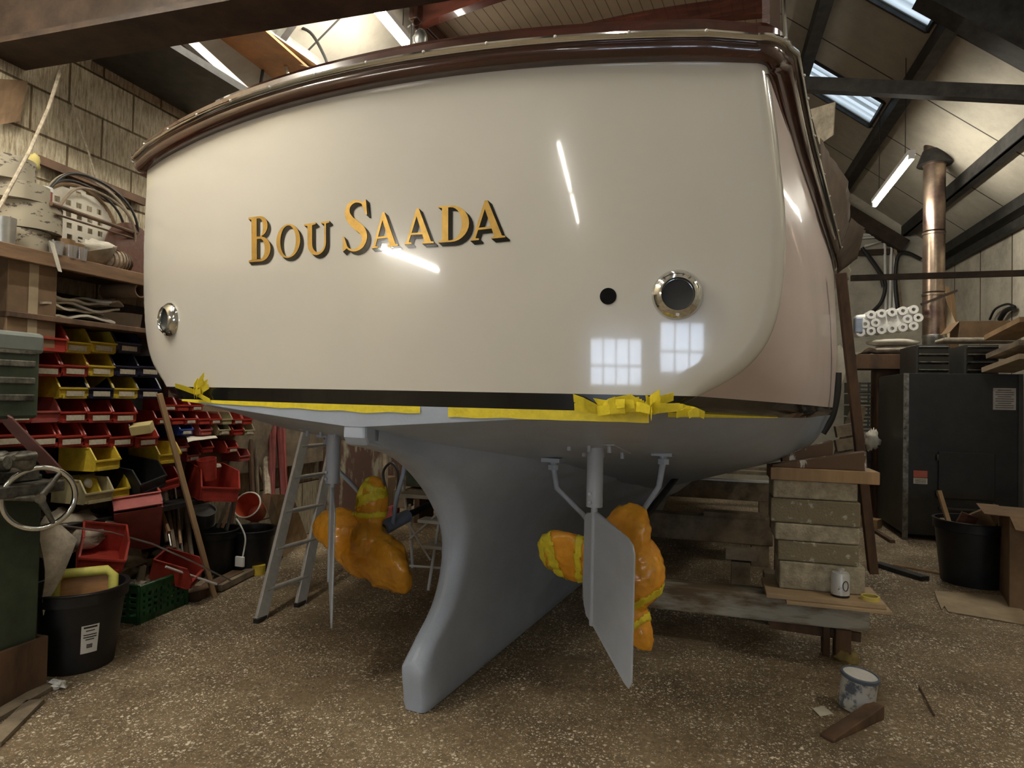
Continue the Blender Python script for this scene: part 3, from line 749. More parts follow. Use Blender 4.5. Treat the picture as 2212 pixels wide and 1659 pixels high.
# ---- masking tape along the waterline (stuck on the boat)
def tape_strip(x0, x1, zt, zb, n=60):
    rows = [[], []]
    for i in range(n+1):
        x = x0+(x1-x0)*i/n
        # lower edge of the black stripe as a function of l on the stern
        z1 = zt(x); z2 = z1-zb(x)
        rows[0].append((x, tsurf(x, z1)-.003, z1)); rows[1].append((x, tsurf(x, z2)-.003, z2))
    return MB().grid(rows)
ZST = SR[IB][len(SR[IB])//2][2]
tape_strip(-1.06, .29, lambda x: ZST, lambda x: .010+.022*max(0, (x+1.06)/1.35)+.005*noise.noise(Vector((x*9, 0, 0)))-(.03*max(0, x-.05))).build('masking_tape', m_ytape, BOAT)
tape_strip(.40, 1.09, lambda x: ZST, lambda x: .034+.005*noise.noise(Vector((x*9, 3, 0)))).build('masking_tape', m_ytape, BOAT)
def crumple(px, py, n, spread, up, seed, label):
    rr = random.Random(seed); l, z = btr(px, py); b = MB()
    for i in range(n):
        a = rr.uniform(-spread, spread); q = rr.uniform(-.6, .6)
        p0 = Vector((l+a, tsurf(l+a, z)-.006-rr.random()*.02, z+rr.uniform(-.012, .008)))
        d = Vector((rr.uniform(-1, 1), -rr.uniform(.0, .35), rr.uniform(-.1, up))).normalized()*rr.uniform(.05, .12)
        w = Vector((rr.uniform(-.2, .2), -.3, 1)).normalized()*(.034 if n > 10 else .026)
        m = p0+d*.5+Vector((0, -.012, .006)); e = p0+d
        b.grid([[p0-w/2, p0+w/2], [m-w*.5, m+w*.45], [e-w*.3, e+w*.5]])
    o = b.build('peeled_tape', m_ytape, BOAT, solid=.0015); o['label'] = label; return o
crumple(1352, 882, 24, .10, .30, 5, 'crumpled yellow tape end peeling off the waterline at the right')
crumple(1500, 892, 4, .07, .25, 9, 'thin loose tape end lying along the right waterline')
crumple(432, 850, 9, .025, 1.0, 3, 'yellow tape tab sticking up at the left corner')
rows = [[], []]
for k in range(14):
    ss = .06+.75*k/13; l_, z_ = section(ss)[IB]; st_ = start(IB)
    sa = ss if ss > .85 else st_+ss*(.85-st_)/.85
    for q, dz in ((0, .002), (1, -.014+.012*(k/13))): rows[q].append((l_+.004, sa-.002, z_+dz))
MB().grid(rows).build('masking_tape', m_ytape, BOAT)
# ---- wheelhouse roof and cockpit woodwork seen over the stern
def boards_material():
    return panel_material('varnished_roof_boards', (.22, .17, .105), 'X', .085, (.08, .05, .025), .008, 0, .08)
m_boards = boards_material()
zr = 4.5
WH = bpy.data.objects.new('wheelhouse', None); COL.objects.link(WH); WH.parent = BOAT; WH.location = (0, 2.4, 0)
def rz_(x): return zr+.10*(1-(x/1.35)**2)
MB().grid([[(x, y, rz_(x)) for x in [-1.3+2.6*i/20 for i in range(21)]] for y in (0, 1, 2, 3.2)]).grid([[(x, y, rz_(x)+.05) for x in [1.3-2.6*i/20 for i in range(21)]] for y in (0, 1, 2, 3.2)]).build('roof_boards', m_boards, WH)
for y, hh in ((0.03, .18), (.85, .2), (3.2, .14)):
    MB().grid([[(x, y+dy, rz_(x)+dz-.02) for x in [-1.34+2.68*i/20 for i in range(21)]] for dy, dz in ((-.03, .08), (-.03, -hh+.08), (.05, -hh+.08), (.05, .08), (-.03, .08))]).build('roof_beam', m_mahog, WH)
for x in (-1.32, 1.32):
    MB().box((x, 1.6, zr-.01), (.08, 3.3, .15)).build('roof_side', m_mahog, WH, bevel=.01)
    prof = [(-.06, zr+.06), (-.02, zr-.05), (.03, zr-.12), (.05, zr-.3), (.16, zr-.75), (.35, zr-1.3), (.5, 2.52), (3.2, 2.55), (3.2, zr-.1), (2.9, zr-.12), (2.8, zr-.8), (.6, zr-.8), (.35, zr-.16), (.3, zr)]
    MB().prism(prof, lambda y, z, x=x: Vector((x-.025, y, z)), lambda y, z, x=x: Vector((x+.025, y, z))).build('side_panel', m_mahog, WH)
p = bat(1085, 72, s=3.4); q = bat(1192, 8, s=2.9)
MB().bar(p-Vector((0, 2.4, 0)), q-Vector((0, 2.4, 0)), .1, .06).build('roof_brace', m_mahog2, WH)
MB().bar((1.44, -1.35, 2.55), (1.36, -.05, zr+.02), .05, .06).build('corner_post', m_mahog, WH)
MB().cyl((1.485, -1.35, 2.6), (1.40, -.08, zr+.04), .012, n=8).build('handrail', m_chrome, WH)
# coaming behind the toe rail
MB().grid([[(x, .55+.1*x*x, 2.5), (x, .55+.1*x*x, 2.68-.03*x*x)] for x in [-.9+1.9*i/12 for i in range(13)]]).build('cockpit_coaming', m_mahog2, BOAT, solid=.03)
# hawse fitting at the port side and stern light
f = bat(900, 105, s=.55)
fit = MB().cyl(f-Vector((0, 0, .1)), f+Vector((0, 0, .05)), .022, n=14).blob(f+Vector((.02, 0, .04)), (.035, .03, .05), 14, 8, 0)
fit.cyl(f+Vector((-.03, 0, .02)), f+Vector((-.03, 0, .12)), .008, n=8).cyl(f+Vector((-.05, 0, .11)), f+Vector((-.02, 0, .12)), .007, n=8)
fit.build('deck_fitting', m_galv, BOAT, smooth=True)
f = bat(565, 205, s=.45)
MB().box(f, (.05, .05, .06)).build('rail_bracket', m_mahog, BOAT)
# ================================================================ LEFT WALL: shelf, picking bins, machine, floor clutter
# ---- picking bins: built once per size and colour, then copied
def bin_mesh(w, d, h, m):
    """open-fronted picking bin, back at x=0, mouth towards +x, centred on y, base z=0"""
    t = .004; b = MB(); fl = h*.48
    side = [(0, 0), (d*.94, 0), (d, fl*.25), (d, fl), (d*.82, h), (0, h)]
    for y in (-w/2, w/2-t): b.prism(side, lambda x, z, y=y: Vector((x, y+(.004 if x > d*.9 else 0)*(1 if y < 0 else -1), z)), lambda x, z, y=y: Vector((x, y+t, z)))
    b.box((d*.48, 0, t/2), (d*.94, w, t)); b.box((t/2, 0, h/2), (t, w, h))
    b.box((d*.985, 0, fl*.5+fl*.05), (t*1.6, w, fl*.9))
    # rims
    b.box((d+.004, 0, fl-.004), (.012, w+.006, .010))
    for y in (-w/2, w/2): b.bar((d, y, fl), (d*.82, y, h), .010, .008); 
    for y in (-w/2, w/2): b.bar((d*.82, y, h), (0, y, h), .010, .008)
    b.box((.004, 0, h), (.012, w, .010))
    b.box((d+.002, 0, .012), (.010, w*.82, .018))
    return b
BINP = {}
def bin_proto(kind, m, lab):
    key = (kind, m.name, lab)
    if key in BINP: return BINP[key]
    w, d, h = {'m': (.178, .26, .135), 's': (.118, .17, .09), 'l': (.26, .42, .21), 'x': (.215, .34, .16)}[kind]
    t = bpy.data.objects.new('picking_bin', None); t.empty_display_size = .05
    o = bin_mesh(w, d, h, m).build('bin_body', m); o.parent = t
    if lab:
        q = MB().box((d+.0095, 0, h*.22), (.002, w*.62, h*.22)).build('paper_label', m_label); q.parent = t
    BINP[key] = t; t['proto'] = 1; return t
used_p = set()
def place_bin(kind, m, loc, label, lab=True, rot=(0, 0, 0), group='picking bins on the left wall'):
    p = bin_proto(kind, m, lab); key = p.name
    if key not in used_p: used_p.add(key); COL.objects.link(p); o = p
    else: o = copy_tree(p)
    if 'proto' in o: del o['proto']
    o.location = loc; o.rotation_euler = rot; o.name = 'picking_bin'
    return tag(o, label, 'storage bin', group)
ROWS = [ # px centre of the bin mouth, lower edge, colour, kind
 (762, 'top row', [(104, 'red', 'x'), (165, 'yel', 'm'), (222, 'yel', 'm'), (277, 'nav', 'm')]),
 (812, 'second row', [(42, 'red', 'm'), (101, 'red', 'm'), (160, 'red', 'm'), (217, 'yel', 'm'), (273, 'nav', 'm'), (322, 'nav', 'm')]),
 (860, 'third row', [(40, 'red', 'm'), (160, 'yel', 'm'), (217, 'nav', 'm'), (271, 'yel', 'm'), (322, 'nav', 'm')]),
 (912, 'fourth row', [(37, 'red', 'm'), (94, 'redd', 'm'), (160, 'red', 'm'), (216, 'red', 'm'), (268, 'red', 'm')]),
 (964, 'fifth row', [(20, 'red', 'm'), (95, 'red', 'm'), (152, 'red', 'm'), (208, 'red', 'm'), (262, 'red', 'm'), (317, 'red', 'm')]),
]
BM = {'red': m_redp, 'redd': m_redd, 'yel': m_yelp, 'nav': m_navp, 'blu': m_blup, 'bei': m_beip, 'blk': m_blkp}
CN = {'red': 'red', 'redd': 'dusty red', 'yel': 'yellow', 'nav': 'navy', 'blu': 'bright blue', 'bei': 'beige', 'blk': 'black'}
ORD = ['first', 'second', 'third', 'fourth', 'fifth', 'sixth', 'seventh', 'eighth']
BINX = -3.44
for py, rn, lst in ROWS:
    for i, (px, c, kd) in enumerate(lst):
        dep = {'m': .26, 'x': .34}[kd]
        xx = BINX+(.06 if kd == 'x' else 0)
        p = at(px, py-(4 if kd == 'x' else 0), x=xx)
        place_bin(kd, BM[c], (xx-dep, p.y, p.z-.004), '%s picking bin, %s from the left in the %s of the left wall' % (CN[c], ORD[i], rn), lab=(c != 'redd' and kd != 'x'))
RB = [(888, 'upper row behind the stick', [(366, 'red'), (394, 'red'), (424, 'red')]),
      (917, 'row under the hull corner', [(352, 'red'), (383, 'red'), (411, 'red'), (440, 'red'), (465, 'red'), (489, 'bei'), (513, 'red'), (533, 'red')]),
      (940, 'row with the blue bin', [(402, 'blu'), (444, 'redd'), (484, 'bei'), (514, 'red'), (538, 'bei')]),
      (978, 'lower row behind the stick', [(392, 'redd'), (447, 'red'), (502, 'red')]),
      (996, 'lowest small row', [(418, 'redd'), (528, 'redd')])]
for py, rn, lst in RB:
    for i, (px, c) in enumerate(lst):
        p = at(px, py, x=-3.5)
        place_bin('s', BM[c], (-3.67, p.y, p.z), '%s small bin, %s from left in the %s' % (CN[c], ORD[i], rn), lab=(i % 2 == 0), group='small picking bins further along the wall')
# louvred panels the bins hook onto
b = MB().box((-3.73, 2.9, 1.32), (.024, 2.3, 1.3))
one(b, 'louvre_panel', m_steel, 'dark steel louvre panel behind the near rows of bins', 'wall panel', 'louvre panels behind the bins')
b = MB().box((-3.708, 4.75, 1.12), (.07, 2.0, .8))
one(b, 'louvre_panel', m_woodg, 'grey panel behind the small far bins under the hull corner', 'wall panel', 'louvre panels behind the bins')
# bins with something odd about them
def pbin(kind, c, px, py, x, label, rot, lab=False, group='loose bins below the rows'):
    p = at(px, py, x=x); return place_bin(kind, BM[c], p, label, lab, rot, group)
pbin('m', 'yel', 152, 1012, -3.64, 'dull yellow bin by the end of the red belt below the red rows', (0, 0, .1))
pbin('m', 'yel', 300, 997, -3.66, 'yellow bin hanging alone under the end of the fifth row', (0, 0, 0))
pbin('x', 'blk', 232, 1042, -3.66, 'big black bin of oily oddments hanging crooked in the lower rows', (.18, .12, .1))
pbin('m', 'yel', 190, 1072, -3.64, 'yellow bin holding old light bulbs beside the handwheel', (.03, 0, -.15))
pbin('m', 'red', 297, 1053, -3.66, 'red bin hung at a slant below the lone yellow bin', (.1, 0, .05))
pbin('m', 'bei', 140, 1080, -3.60, 'black fronted beige bin partly behind the handwheel', (0, 0, 0))
pbin('l', 'red', 432, 1058, -3.62, 'large red bin holding a red beaker, jutting from the wall', (-.12, .08, -.55))
pbin('l', 'redd', 296, 1190, -3.45, 'large dusty red bin tipped on its front over the scrap heap', (.15, -.85, -.75))
pbin('x', 'red', 212, 1188, -3.35, 'red bin lying tilted on the scrap heap beside the dusty sheet', (-.2, .15, -.7))
pbin('x', 'bei', 335, 1205, -3.5, 'beige bin upside down in the scrap heap', (0, pi-.1, -.5))
pbin('m', 'red', 335, 1236, -3.4, 'deep red bin half buried in the green crate scrap', (.2, .3, .4))
p = at(452, 1020, x=-3.36)
one(MB().lathe([(.05, 0), (.065, .15), (.06, .15), (.046, .01), (0, .01)], p-Vector((0, 0, .05)), 24, RX(.2)), 'beaker', m_redp, 'bright red beaker standing in the large red bin', 'beaker', smooth=True)
p = at(452, 1008, x=-3.5)
one(MB().blob(p, (.07, .10, .02), 14, 8, .3, 3, 2), 'rag', m_cloth, 'pale rag lying in the large red bin', 'rag', smooth='all')
p = at(307, 925, x=-3.40)
one(MB().box(p, (.12, .08, .06), RX(.35) @ RZ(.5)), 'cardboard_carton', mat('yellowed_carton', (.50, .42, .18), .7), 'yellowish carton sticking out of the last red bin of the fifth row', 'carton', bevel=.004)
p = at(440, 950, x=-3.3)
one(MB().sheet(at(406, 954, x=-3.42), at(470, 945, x=-3.35), at(463, 940, x=-3.55), at(400, 940, x=-3.6), 6, 4, .02, 9, .003), 'paper_sheet', m_paper, 'cream sheet of paper laid across the small red bins', 'paper', smooth='all')
one(MB().sheet(at(225, 672, x=-3.62), at(308, 680, x=-3.62), at(300, 722, x=-3.60), at(228, 712, x=-3.60), 8, 6, .02, 6, .002), 'wall_paper_sheet', m_paper, 'torn whitish sheet on the wall above the navy bin', 'paper', smooth='all')
for px, py in ((200, 1045), (212, 1048)):
    p = at(px, py, x=-3.5)
    one(MB().lathe([(.012, -.05), (.013, -.02), (.03, .01), (.03, .03), (.015, .05), (0, .054)], p, 16, RX(1.2)), 'light_bulb', m_clear if px > 205 else m_whitep, '%s light bulb lying in the yellow bin by the handwheel' % ('clear' if px > 205 else 'milky'), 'bulb', smooth=True)
# ---- timber shelf
zs = at(150, 558, x=-3.33).z
m_shelf = mat('brown_shelf_timber', (.21, .12, .06), .7, var=.25, sc=5, stretch=(4, .5, 4))
t = thing('wall_shelf', 'long brown timber shelf across the left wall above the bins', 'shelf', (-3.54, 2.4, zs))
MB().box((0, 0, -.02), (.42, 3.0, .035)).build('shelf_board', m_shelf, t, bevel=.004)
MB().box((.20, 0, -.03), (.035, 3.0, .075)).build('front_edge', m_shelf, t, bevel=.004)
for y in (-1.2, .2, 1.4): MB().prism([(-.2, -.05), (.16, -.05), (-.2, -.32)], lambda x, z, y=y: Vector((x, y-.015, z)), lambda x, z, y=y: Vector((x, y+.015, z))).build('bracket', m_woodd, t)
zt = zs+.0
def onshelf(px, x=-3.45):
    p = at(px, 530, x=x); return Vector((x, p.y, zt))
# printed abrasive rolls
m_roll = mat('printed_abrasive_roll', (.33, .295, .22), .8, c2=(.08, .065, .05), thr=(.40, .44), sc=15, stretch=(1, 1, 2.2))
def roll(px, z0, r, h, label, x=-3.5):
    p = at(px, 480, x=x); c = Vector((x, p.y, zt+z0))
    t = thing('abrasive_roll', label, 'roll', c, 0, 'printed paper rolls on the shelf')
    MB().lathe([(r*.35, 0), (r, 0), (r, h), (r*.35, h), (r*.35, 0)], n=40).build('roll_body', m_roll, t, smooth=True)
    MB().lathe([(r*.33, 0), (r*.33, h), (r*.26, h), (r*.26, 0)], n=24).build('core', m_card, t, smooth=True)
roll(50, 0, .125, .12, 'printed paper roll at the bottom of the stack on the shelf')
roll(62, .125, .15, .14, 'wide printed paper roll in the middle of the shelf stack')
roll(40, .268, .14, .09, 'printed paper roll second from the top of the shelf stack')
roll(8, .36, .13, .12, 'printed paper roll on top of the shelf stack by the rope', -3.52)
p = at(96, 432, x=-3.42)
t = thing('jar', 'small white lidded jar with a red label on the paper rolls', 'jar', Vector((p.x, p.y, zt+.27)))
MB().lathe([(0, 0), (.035, 0), (.035, .075), (0, .075)], n=20).build('jar_body', mat('red_jar_label', (.30, .05, .04), .5), t, smooth=True)
MB().lathe([(0, .076), (.037, .076), (.037, .10), (0, .10)], n=20).build('lid', m_whitep, t, smooth=True)
MB().lathe([(0, -.001), (.036, -.001), (.036, .02)], n=20).build('label_band', m_whitep, t, smooth=True)
p = onshelf(8, -3.38)
one(MB().lathe([(0, 0), (.045, 0), (.05, .12), (.05, .14), (0, .14)], p, 20), 'tin_can', m_galv, 'pale tin can at the left end of the shelf', 'tin', smooth=True)
# square holed sieve disc leaning against the wall
c = at(168, 450, x=-3.66); c.z = zt+.27
tt = thing('perforated_disc', 'cream disc with square holes leaning on the wall above the shelf', 'disc', Vector((c.x, c.y, zt)))
rad = .26; b = MB(); n = 15; st = 2*rad/n
for i in range(n):
    for j in range(n):
        y, z = -rad+(i+.5)*st, -rad+(j+.5)*st
        if y*y+z*z > (rad-.01)**2: continue
        if i % 2 == 1 and j % 2 == 1 and y*y+z*z < (rad-.05)**2: continue
        b.box((.02+.1*(-z), y, z+rad), (.006, st, st))
b.build('disc_face', m_paper, tt)
MB().tube([Vector((.02-.1*rad*math.sin(a), rad*math.cos(a), rad+rad*math.sin(a))) for a in [2*pi*k/48 for k in range(48)]], .014, 8, closed=True).build('disc_rim', m_card, tt, smooth=True)
# coils of cable round it
for k, (rr, off, zc) in enumerate(((.31, .03, .23), (.33, .045, .25), (.35, .06, .24), (.29, .075, .22))):
    c0 = Vector((c.x+off, c.y+.02*k, zt))
    P = [c0+Vector((.03*math.sin(3*a), rr*math.cos(a)*.95, max(.012, zc+rr*math.sin(a)))) for a in [pi*(-.12+1.24*q/40) for q in range(41)]]
    one(MB().tube(P, .008, 8), 'cable_coil', [m_cable, m_paperd, m_cable, m_woodg][k], ['black cable loop standing innermost round the holed disc', 'pale cable loop round the holed disc', 'outer black cable loop arching over the holed disc', 'grey cable loop crossing the lower left of the holed disc'][k], 'cable', 'cable loops on the shelf', smooth=True)
# brass tins, plastic cups, bowl and ball
for px, h in ((140, .11), (160, .10)):
    p = onshelf(px, -3.40); one(MB().lathe([(0, 0), (.05, 0), (.05, h), (.045, h), (.045, .01)], p, 24), 'tin_can', mat('brassy_tin', (.34, .22, .12), .3, .7), 'brownish open tin on the shelf, %s of the pair behind the cups' % ('left' if px < 150 else 'right'), 'tin', 'tins behind the cups', smooth=True)
for k, px in enumerate((122, 152, 175)):
    p = onshelf(px, -3.345); one(MB().lathe([(.028, 0), (.036, .075), (.034, .075), (.027, .003), (0, .003)], p, 20), 'plastic_cup', m_clear, ['clear plastic cup leftmost at the shelf edge above the hanging strip', 'clear plastic cup in the middle of the three on the shelf', 'clear plastic cup nearest the rope ball on the shelf'][k], 'cup', 'clear cups on the shelf', smooth=True)
p = onshelf(205, -3.5)
one(MB().lathe([(.05, 0), (.12, .06), (.15, .12), (.14, .12), (.11, .065), (0, .01)], p, 24, RX(.35)), 'bowl', m_paperd, 'dusty cream bowl tipped on its side on the shelf', 'bowl', smooth=True)
p = onshelf(205, -3.5)+Vector((0, .02, .13))
one(MB().blob(p, (.07, .12, .05), 16, 10, .3, 3, 5), 'shell_lump', m_paper, 'pale crumpled lump lying in the tipped bowl', 'scrap', smooth='all')
p = onshelf(256, -3.42); t = thing('rope_ball', 'striped ball of twine at the right end of the shelf', 'twine', p)
MB().blob((0, 0, .065), (.065, .085, .065), 24, 14, .02).build('ball', m_rope, t, smooth='all')
b = MB()
for k in range(-3, 4):
    rr = math.sqrt(max(.01, 1-(k/4.2)**2)); b.tube([Vector((.068*rr*math.cos(a), .021*k, .065+.067*rr*math.sin(a))) for a in [2*pi*q/20 for q in range(20)]], .004, 6, closed=True)
b.build('dark_winding', m_woodd, t, smooth=True)
p = onshelf(272, -3.62)
one(MB().lathe([(0, 0), (.20, 0), (.20, .012), (0, .012)], p+Vector((.05, 0, .17)), 32, RY(pi/2-.1)), 'brown_disc', m_mahog2, 'brown wooden disc leaning behind the ball of twine', 'disc')
one(MB().sheet(at(105, 520, x=-3.31), at(117, 526, x=-3.31), at(133, 588, x=-3.30), at(126, 586, x=-3.31), 3, 8, .02, 9, .002), 'cloth_strip', m_paper, 'torn pale strip hanging over the front of the shelf', 'cloth', smooth='all')
# thin rods and the dark batten along the wall
for k, (q0, q1, r, lab) in enumerate((((110, 440), (306, 508), .012, 'long thin brown rod along the wall above the shelf'), ((118, 462), (304, 520), .006, 'thin dark wire below the brown rod over the shelf'))):
    one(MB().tube([at(*q0, x=-3.34), at(*q1, x=-3.6)], r, 8), 'wall_rod', m_woodd, lab, 'rod', 'rods above the shelf')
one(MB().bar(at(80, 344, x=-3.715), at(312, 437, x=-3.715), .03, .05), 'wall_batten', m_woodd, 'dark sagging batten fixed to the blockwork left of the stern', 'batten')
one(MB().tube([at(134, 142, x=-3.45), at(104, 235, x=-3.5), at(62, 330, x=-3.4), at(0, 445, x=-3.2), at(-40, 520, x=-3.1)], .009, 8), 'hanging_rope', m_rope, 'pale rope hanging diagonally across the top left blockwork', 'rope', smooth=True)
one(MB().tube([at(156, 222, x=-3.72), at(178, 290, x=-3.72), at(192, 330, x=-3.72), at(207, 388, x=-3.72)], .006, 6), 'wall_wire', m_rope, 'thin pale wire running down the blockwork', 'wire', smooth=True)
one(MB().sheet(at(-6, 170, x=-3.73), at(60, 175, x=-3.73), at(40, 262, x=-3.73), at(-6, 270, x=-3.73), 4, 4, .02, 5, .004), 'card_sheet', m_card, 'tan card pinned to the blockwork at the left edge', 'card')
one(MB().blob(at(70, 352, x=-3.6), (.035, .04, .05), 12, 8, .3), 'sponge', mat('yellow_sponge', (.50, .42, .15), .9), 'small yellowish sponge wedged above the paper rolls', 'sponge', smooth='all')
# under the shelf: cardboard box and the pile of papers
p = at(60, 610, x=-3.42)
t = thing('cardboard_box', 'tall brown cardboard box hanging under the left end of the shelf', 'box', Vector((-3.55, p.y, zs-.52)))
MB().box((0, 0, .235), (.34, .26, .47)).build('box_body', m_card, t, bevel=.004)
MB().box((.172, 0, .235), (.002, .05, .47)).build('parcel_tape', m_cardl, t)
zp = at(170, 690, x=-3.35).z
one(MB().box((-3.55, 3.05, zp-.015), (.38, 1.3, .03)), 'lower_shelf', m_woodd, 'dark lower shelf holding the pile of papers', 'shelf', bevel=.003)
for k, (px, py, sx, sy, rz, m, lab) in enumerate(((150, 672, .30, .55, .1, m_paperd, 'lowest grey folder in the pile under the shelf'), (165, 655, .28, .50, -.12, m_paper, 'creased whitish folder in the pile under the shelf'), (150, 643, .3, .46, .2, m_paperd, 'brownish folder in the middle of the paper pile'),
     (180, 632, .26, .5, -.05, m_paper, 'pale papers upper in the pile under the shelf'), (165, 620, .3, .42, .08, m_cloth, 'folded dusty cloth topping the paper pile'), (250, 665, .22, .2, .5, m_paper, 'crumpled white paper at the right end of the pile'))):
    p = at(px, py, x=-3.42); a = Vector((-3.56, p.y, zp+.012+.026*k))
    b = MB(); X = RZ(rz) @ Vector((sx/2, 0, 0)); Y = RZ(rz) @ Vector((0, sy/2, 0))
    b.sheet(a-X-Y, a+X-Y, a+X+Y, a-X+Y, 8, 12, .035, 7, .012, k*3)
    one(b, 'paper_stack', m, lab, 'papers', 'papers piled under the shelf', smooth='all')
p = at(288, 628, x=-3.40)
one(MB().lathe([(.045, -.14), (.045, .14), (.038, .14), (.038, -.14)], p+Vector((-.08, 0, 0)), 24, RY(pi/2)), 'cardboard_tube', m_card, 'short cardboard tube beside the papers, open end outward', 'tube', smooth=True)
one(MB().bar(at(205, 585, x=-3.5)+Vector((0, 0, 0)), at(245, 597, x=-3.5), .2, .07), 'oily_cloth', m_steel, 'dark folded cloth tucked up under the shelf', 'cloth', bevel=.02)
# ---- boards and spars stowed overhead at the left
def plate(q, z, th, name, m, label, cat, **k):
    P = [at(*p, z=z) for p in q]; b = MB(); n = len(P)
    for v in P: v.x = max(v.x, -3.72)
    b.add(P+[p+Vector((0, 0, th)) for p in P], [tuple(range(n)), tuple(reversed(range(n, 2*n)))]+[(i, n+i, n+(i+1) % n, (i+1) % n) for i in range(n)])
    return one(b, name, m, label, cat, **k)
plate([(136, 142), (300, 60), (560, 220), (404, 276)], 3.46, .05, 'dark_board', m_steel, 'large dark panel stowed flat over the top of the left wall', 'board')
one(MB().bar(at(132, 143, z=3.43), at(412, 277, z=3.43), .022, .022), 'panel_edging', m_woodg, 'thin pale lath along the edge of the dark overhead panel', 'lath')
plate([(250, 60), (332, 92), (424, 172), (412, 172)], 3.60, .02, 'stored_plywood', m_ply, 'narrow tan sliver of plywood beside the stowed spar', 'plywood')
p0, p1 = at(345, 60, z=3.66), at(532, 222, z=3.66)
t = thing('stowed_spar', 'varnished mahogany spar with a white stripe stowed overhead at the left', 'spar', p0)
d = p1-p0
MB().bar((0, 0, 0), d*1.12, .13, .09).build('spar_body', m_mahog2, t, bevel=.01)
side = d.normalized().cross(Vector((0, 0, 1)))
MB().bar(side*.085, side*.085+d*1.12, .05, .07).build('white_stripe', mat('white_varnish', (.75, .73, .66), .3, var=.03), t)
MB().bar(side*-.12, side*-.12+d*1.12, .10, .07).build('dark_plank', m_woodd, t)
plate([(415, 50), (520, 20), (690, 170), (620, 205), (560, 200)], 3.95, .02, 'stored_plywood', m_plyo, 'orange brown plywood sheet stowed above the white striped spar', 'plywood')
p0, p1 = at(505, 20, z=4.05), at(735, 180, z=4.05)
one(MB().bar(p0, p1, .10, .10).bar(p0+Vector((.07, 0, -.05)), p1+Vector((.07, 0, -.05)), .06, .012), 'steel_angle', m_galv, 'grey steel angle crossing above the stern beside the ropes', 'roof beam')
one(MB().bar(at(650, 20, z=4.2), at(600, 90, z=4.0), .06, .06), 'steel_strut', m_galv, 'short grey strut meeting the roped steel angle', 'roof beam')
for k, (P, m, lab) in enumerate(((((610, 60), (585, 90), (572, 130), (560, 200)), m_cable, 'dark rope looping down from the roped steel angle'), (((630, 55), (670, 70), (700, 120), (712, 155)), m_cable, 'black cable sagging right from the steel angle'),
        (((605, 85), (612, 125), (622, 160), (626, 190)), m_rope, 'frayed pale rope end hanging from the steel angle'), (((440, 60), (520, 95), (600, 125), (700, 155)), m_rope, 'thin line strung across the orange plywood'))):
    pts = [at(*q, y=4.3) for q in P]
    one(MB().tube(catmull([tuple(q) for q in pts], 6), [.012, .012, .014, .004][k], 8), 'hanging_rope', m, lab, 'rope', 'ropes over the stern', smooth=True)
one(MB().bar(at(745, 150, z=4.6), at(840, 40, z=4.9), .03, .03), 'thin_brace', m_steel, 'thin dark brace on the pale roof lining left of the lit tube', 'roof beam')
# ---- green machine with handwheel, far left
t = thing('machine_tool', 'old dark green machine tool with a chrome handwheel at the left edge', 'machine', (-3.45, 2.0, 0))
def tl(px, py, x=None, y=None): return at(px, py, x=x, y=y)-Vector((-3.45, 2.0, 0))
e1 = at(84, 1180, y=2.28)
MB().box((e1.x-.3+3.45, .0, .56), (.6, .58, .88)).build('machine_body', m_green, t, bevel=.012)
MB().box((e1.x-.32+3.45, .0, .06), (.58, .64, .12)).build('machine_foot', m_green, t, bevel=.01)
zb = at(85, 1045, y=2.25).z
MB().box((e1.x-.22+3.45, -.05, zb-.01), (.66, .72, .05)).build('bed_slide', m_iron, t, bevel=.006)
MB().box((e1.x-.22+3.45, -.05, zb+.045), (.5, .6, .05)).build('cross_slide', m_iron, t, bevel=.006)
for k, (px, py, r) in enumerate(((10, 998, .05), (38, 992, .035), (62, 995, .045), (75, 985, .02))):
    c = tl(px, py, y=2.12); MB().lathe([(0, 0), (r, 0), (r, .03), (r*.6, .06), (r*.6, .09), (0, .09)], c, 20, RX(pi/2)).build('control_knob', m_iron, t, smooth=True)
cw = tl(85, 1076, x=e1.x+.13)
hw = bpy.data.objects.new('handwheel', None); COL.objects.link(hw); hw.parent = t; hw.location = cw; hw.rotation_euler = (0, 0, 1.1)
Rw = .135
MB().tube([Vector((Rw*math.cos(a), 0, Rw*math.sin(a))) for a in [2*pi*k/48 for k in range(48)]], .0125, 12, closed=True).build('wheel_rim', m_chrome, hw, smooth=True)
for a in (55, 175, 295):
    a = math.radians(a); MB().tube([(.02*math.cos(a), .0, .02*math.sin(a)), (.07*math.cos(a), -.012, .07*math.sin(a)), (Rw*math.cos(a), 0, Rw*math.sin(a))], [.017, .013, .011], 10).build('wheel_spoke', m_iron, hw, smooth=True)
MB().cyl((0, .12, 0), (0, -.02, 0), .022, n=20).build('wheel_hub', m_iron, hw, smooth=True)
MB().box((e1.x-.42+3.45, .12, zb+.3), (.14, .3, .5)).build('column', m_green, t, bevel=.02)
c0, c1 = tl(16, 720, y=2.2), tl(16, 905, y=2.2)
MB().box(((c0.x-.07), c0.y, (c0.z+c1.z)/2), (.22, .26, c0.z-c1.z)).build('motor_housing', m_green, t, bevel=.015)
for zz in (.25, .45, .65, .8): MB().box((c0.x+.045, c0.y, c1.z+(c0.z-c1.z)*zz), (.015, .2, .03)).build('motor_fin', m_iron, t, bevel=.004)
MB().box((c0.x-.07, c0.y, c0.z-.04), (.25, .28, .1)).build('motor_cap', mat('grey_green_casting', (.16, .18, .16), .5), t, bevel=.02)
q = tl(45, 1190, y=2.285)
MB().box((q.x, .292, q.z), (.2, .006, .13)).build('name_board', m_woodd, t)
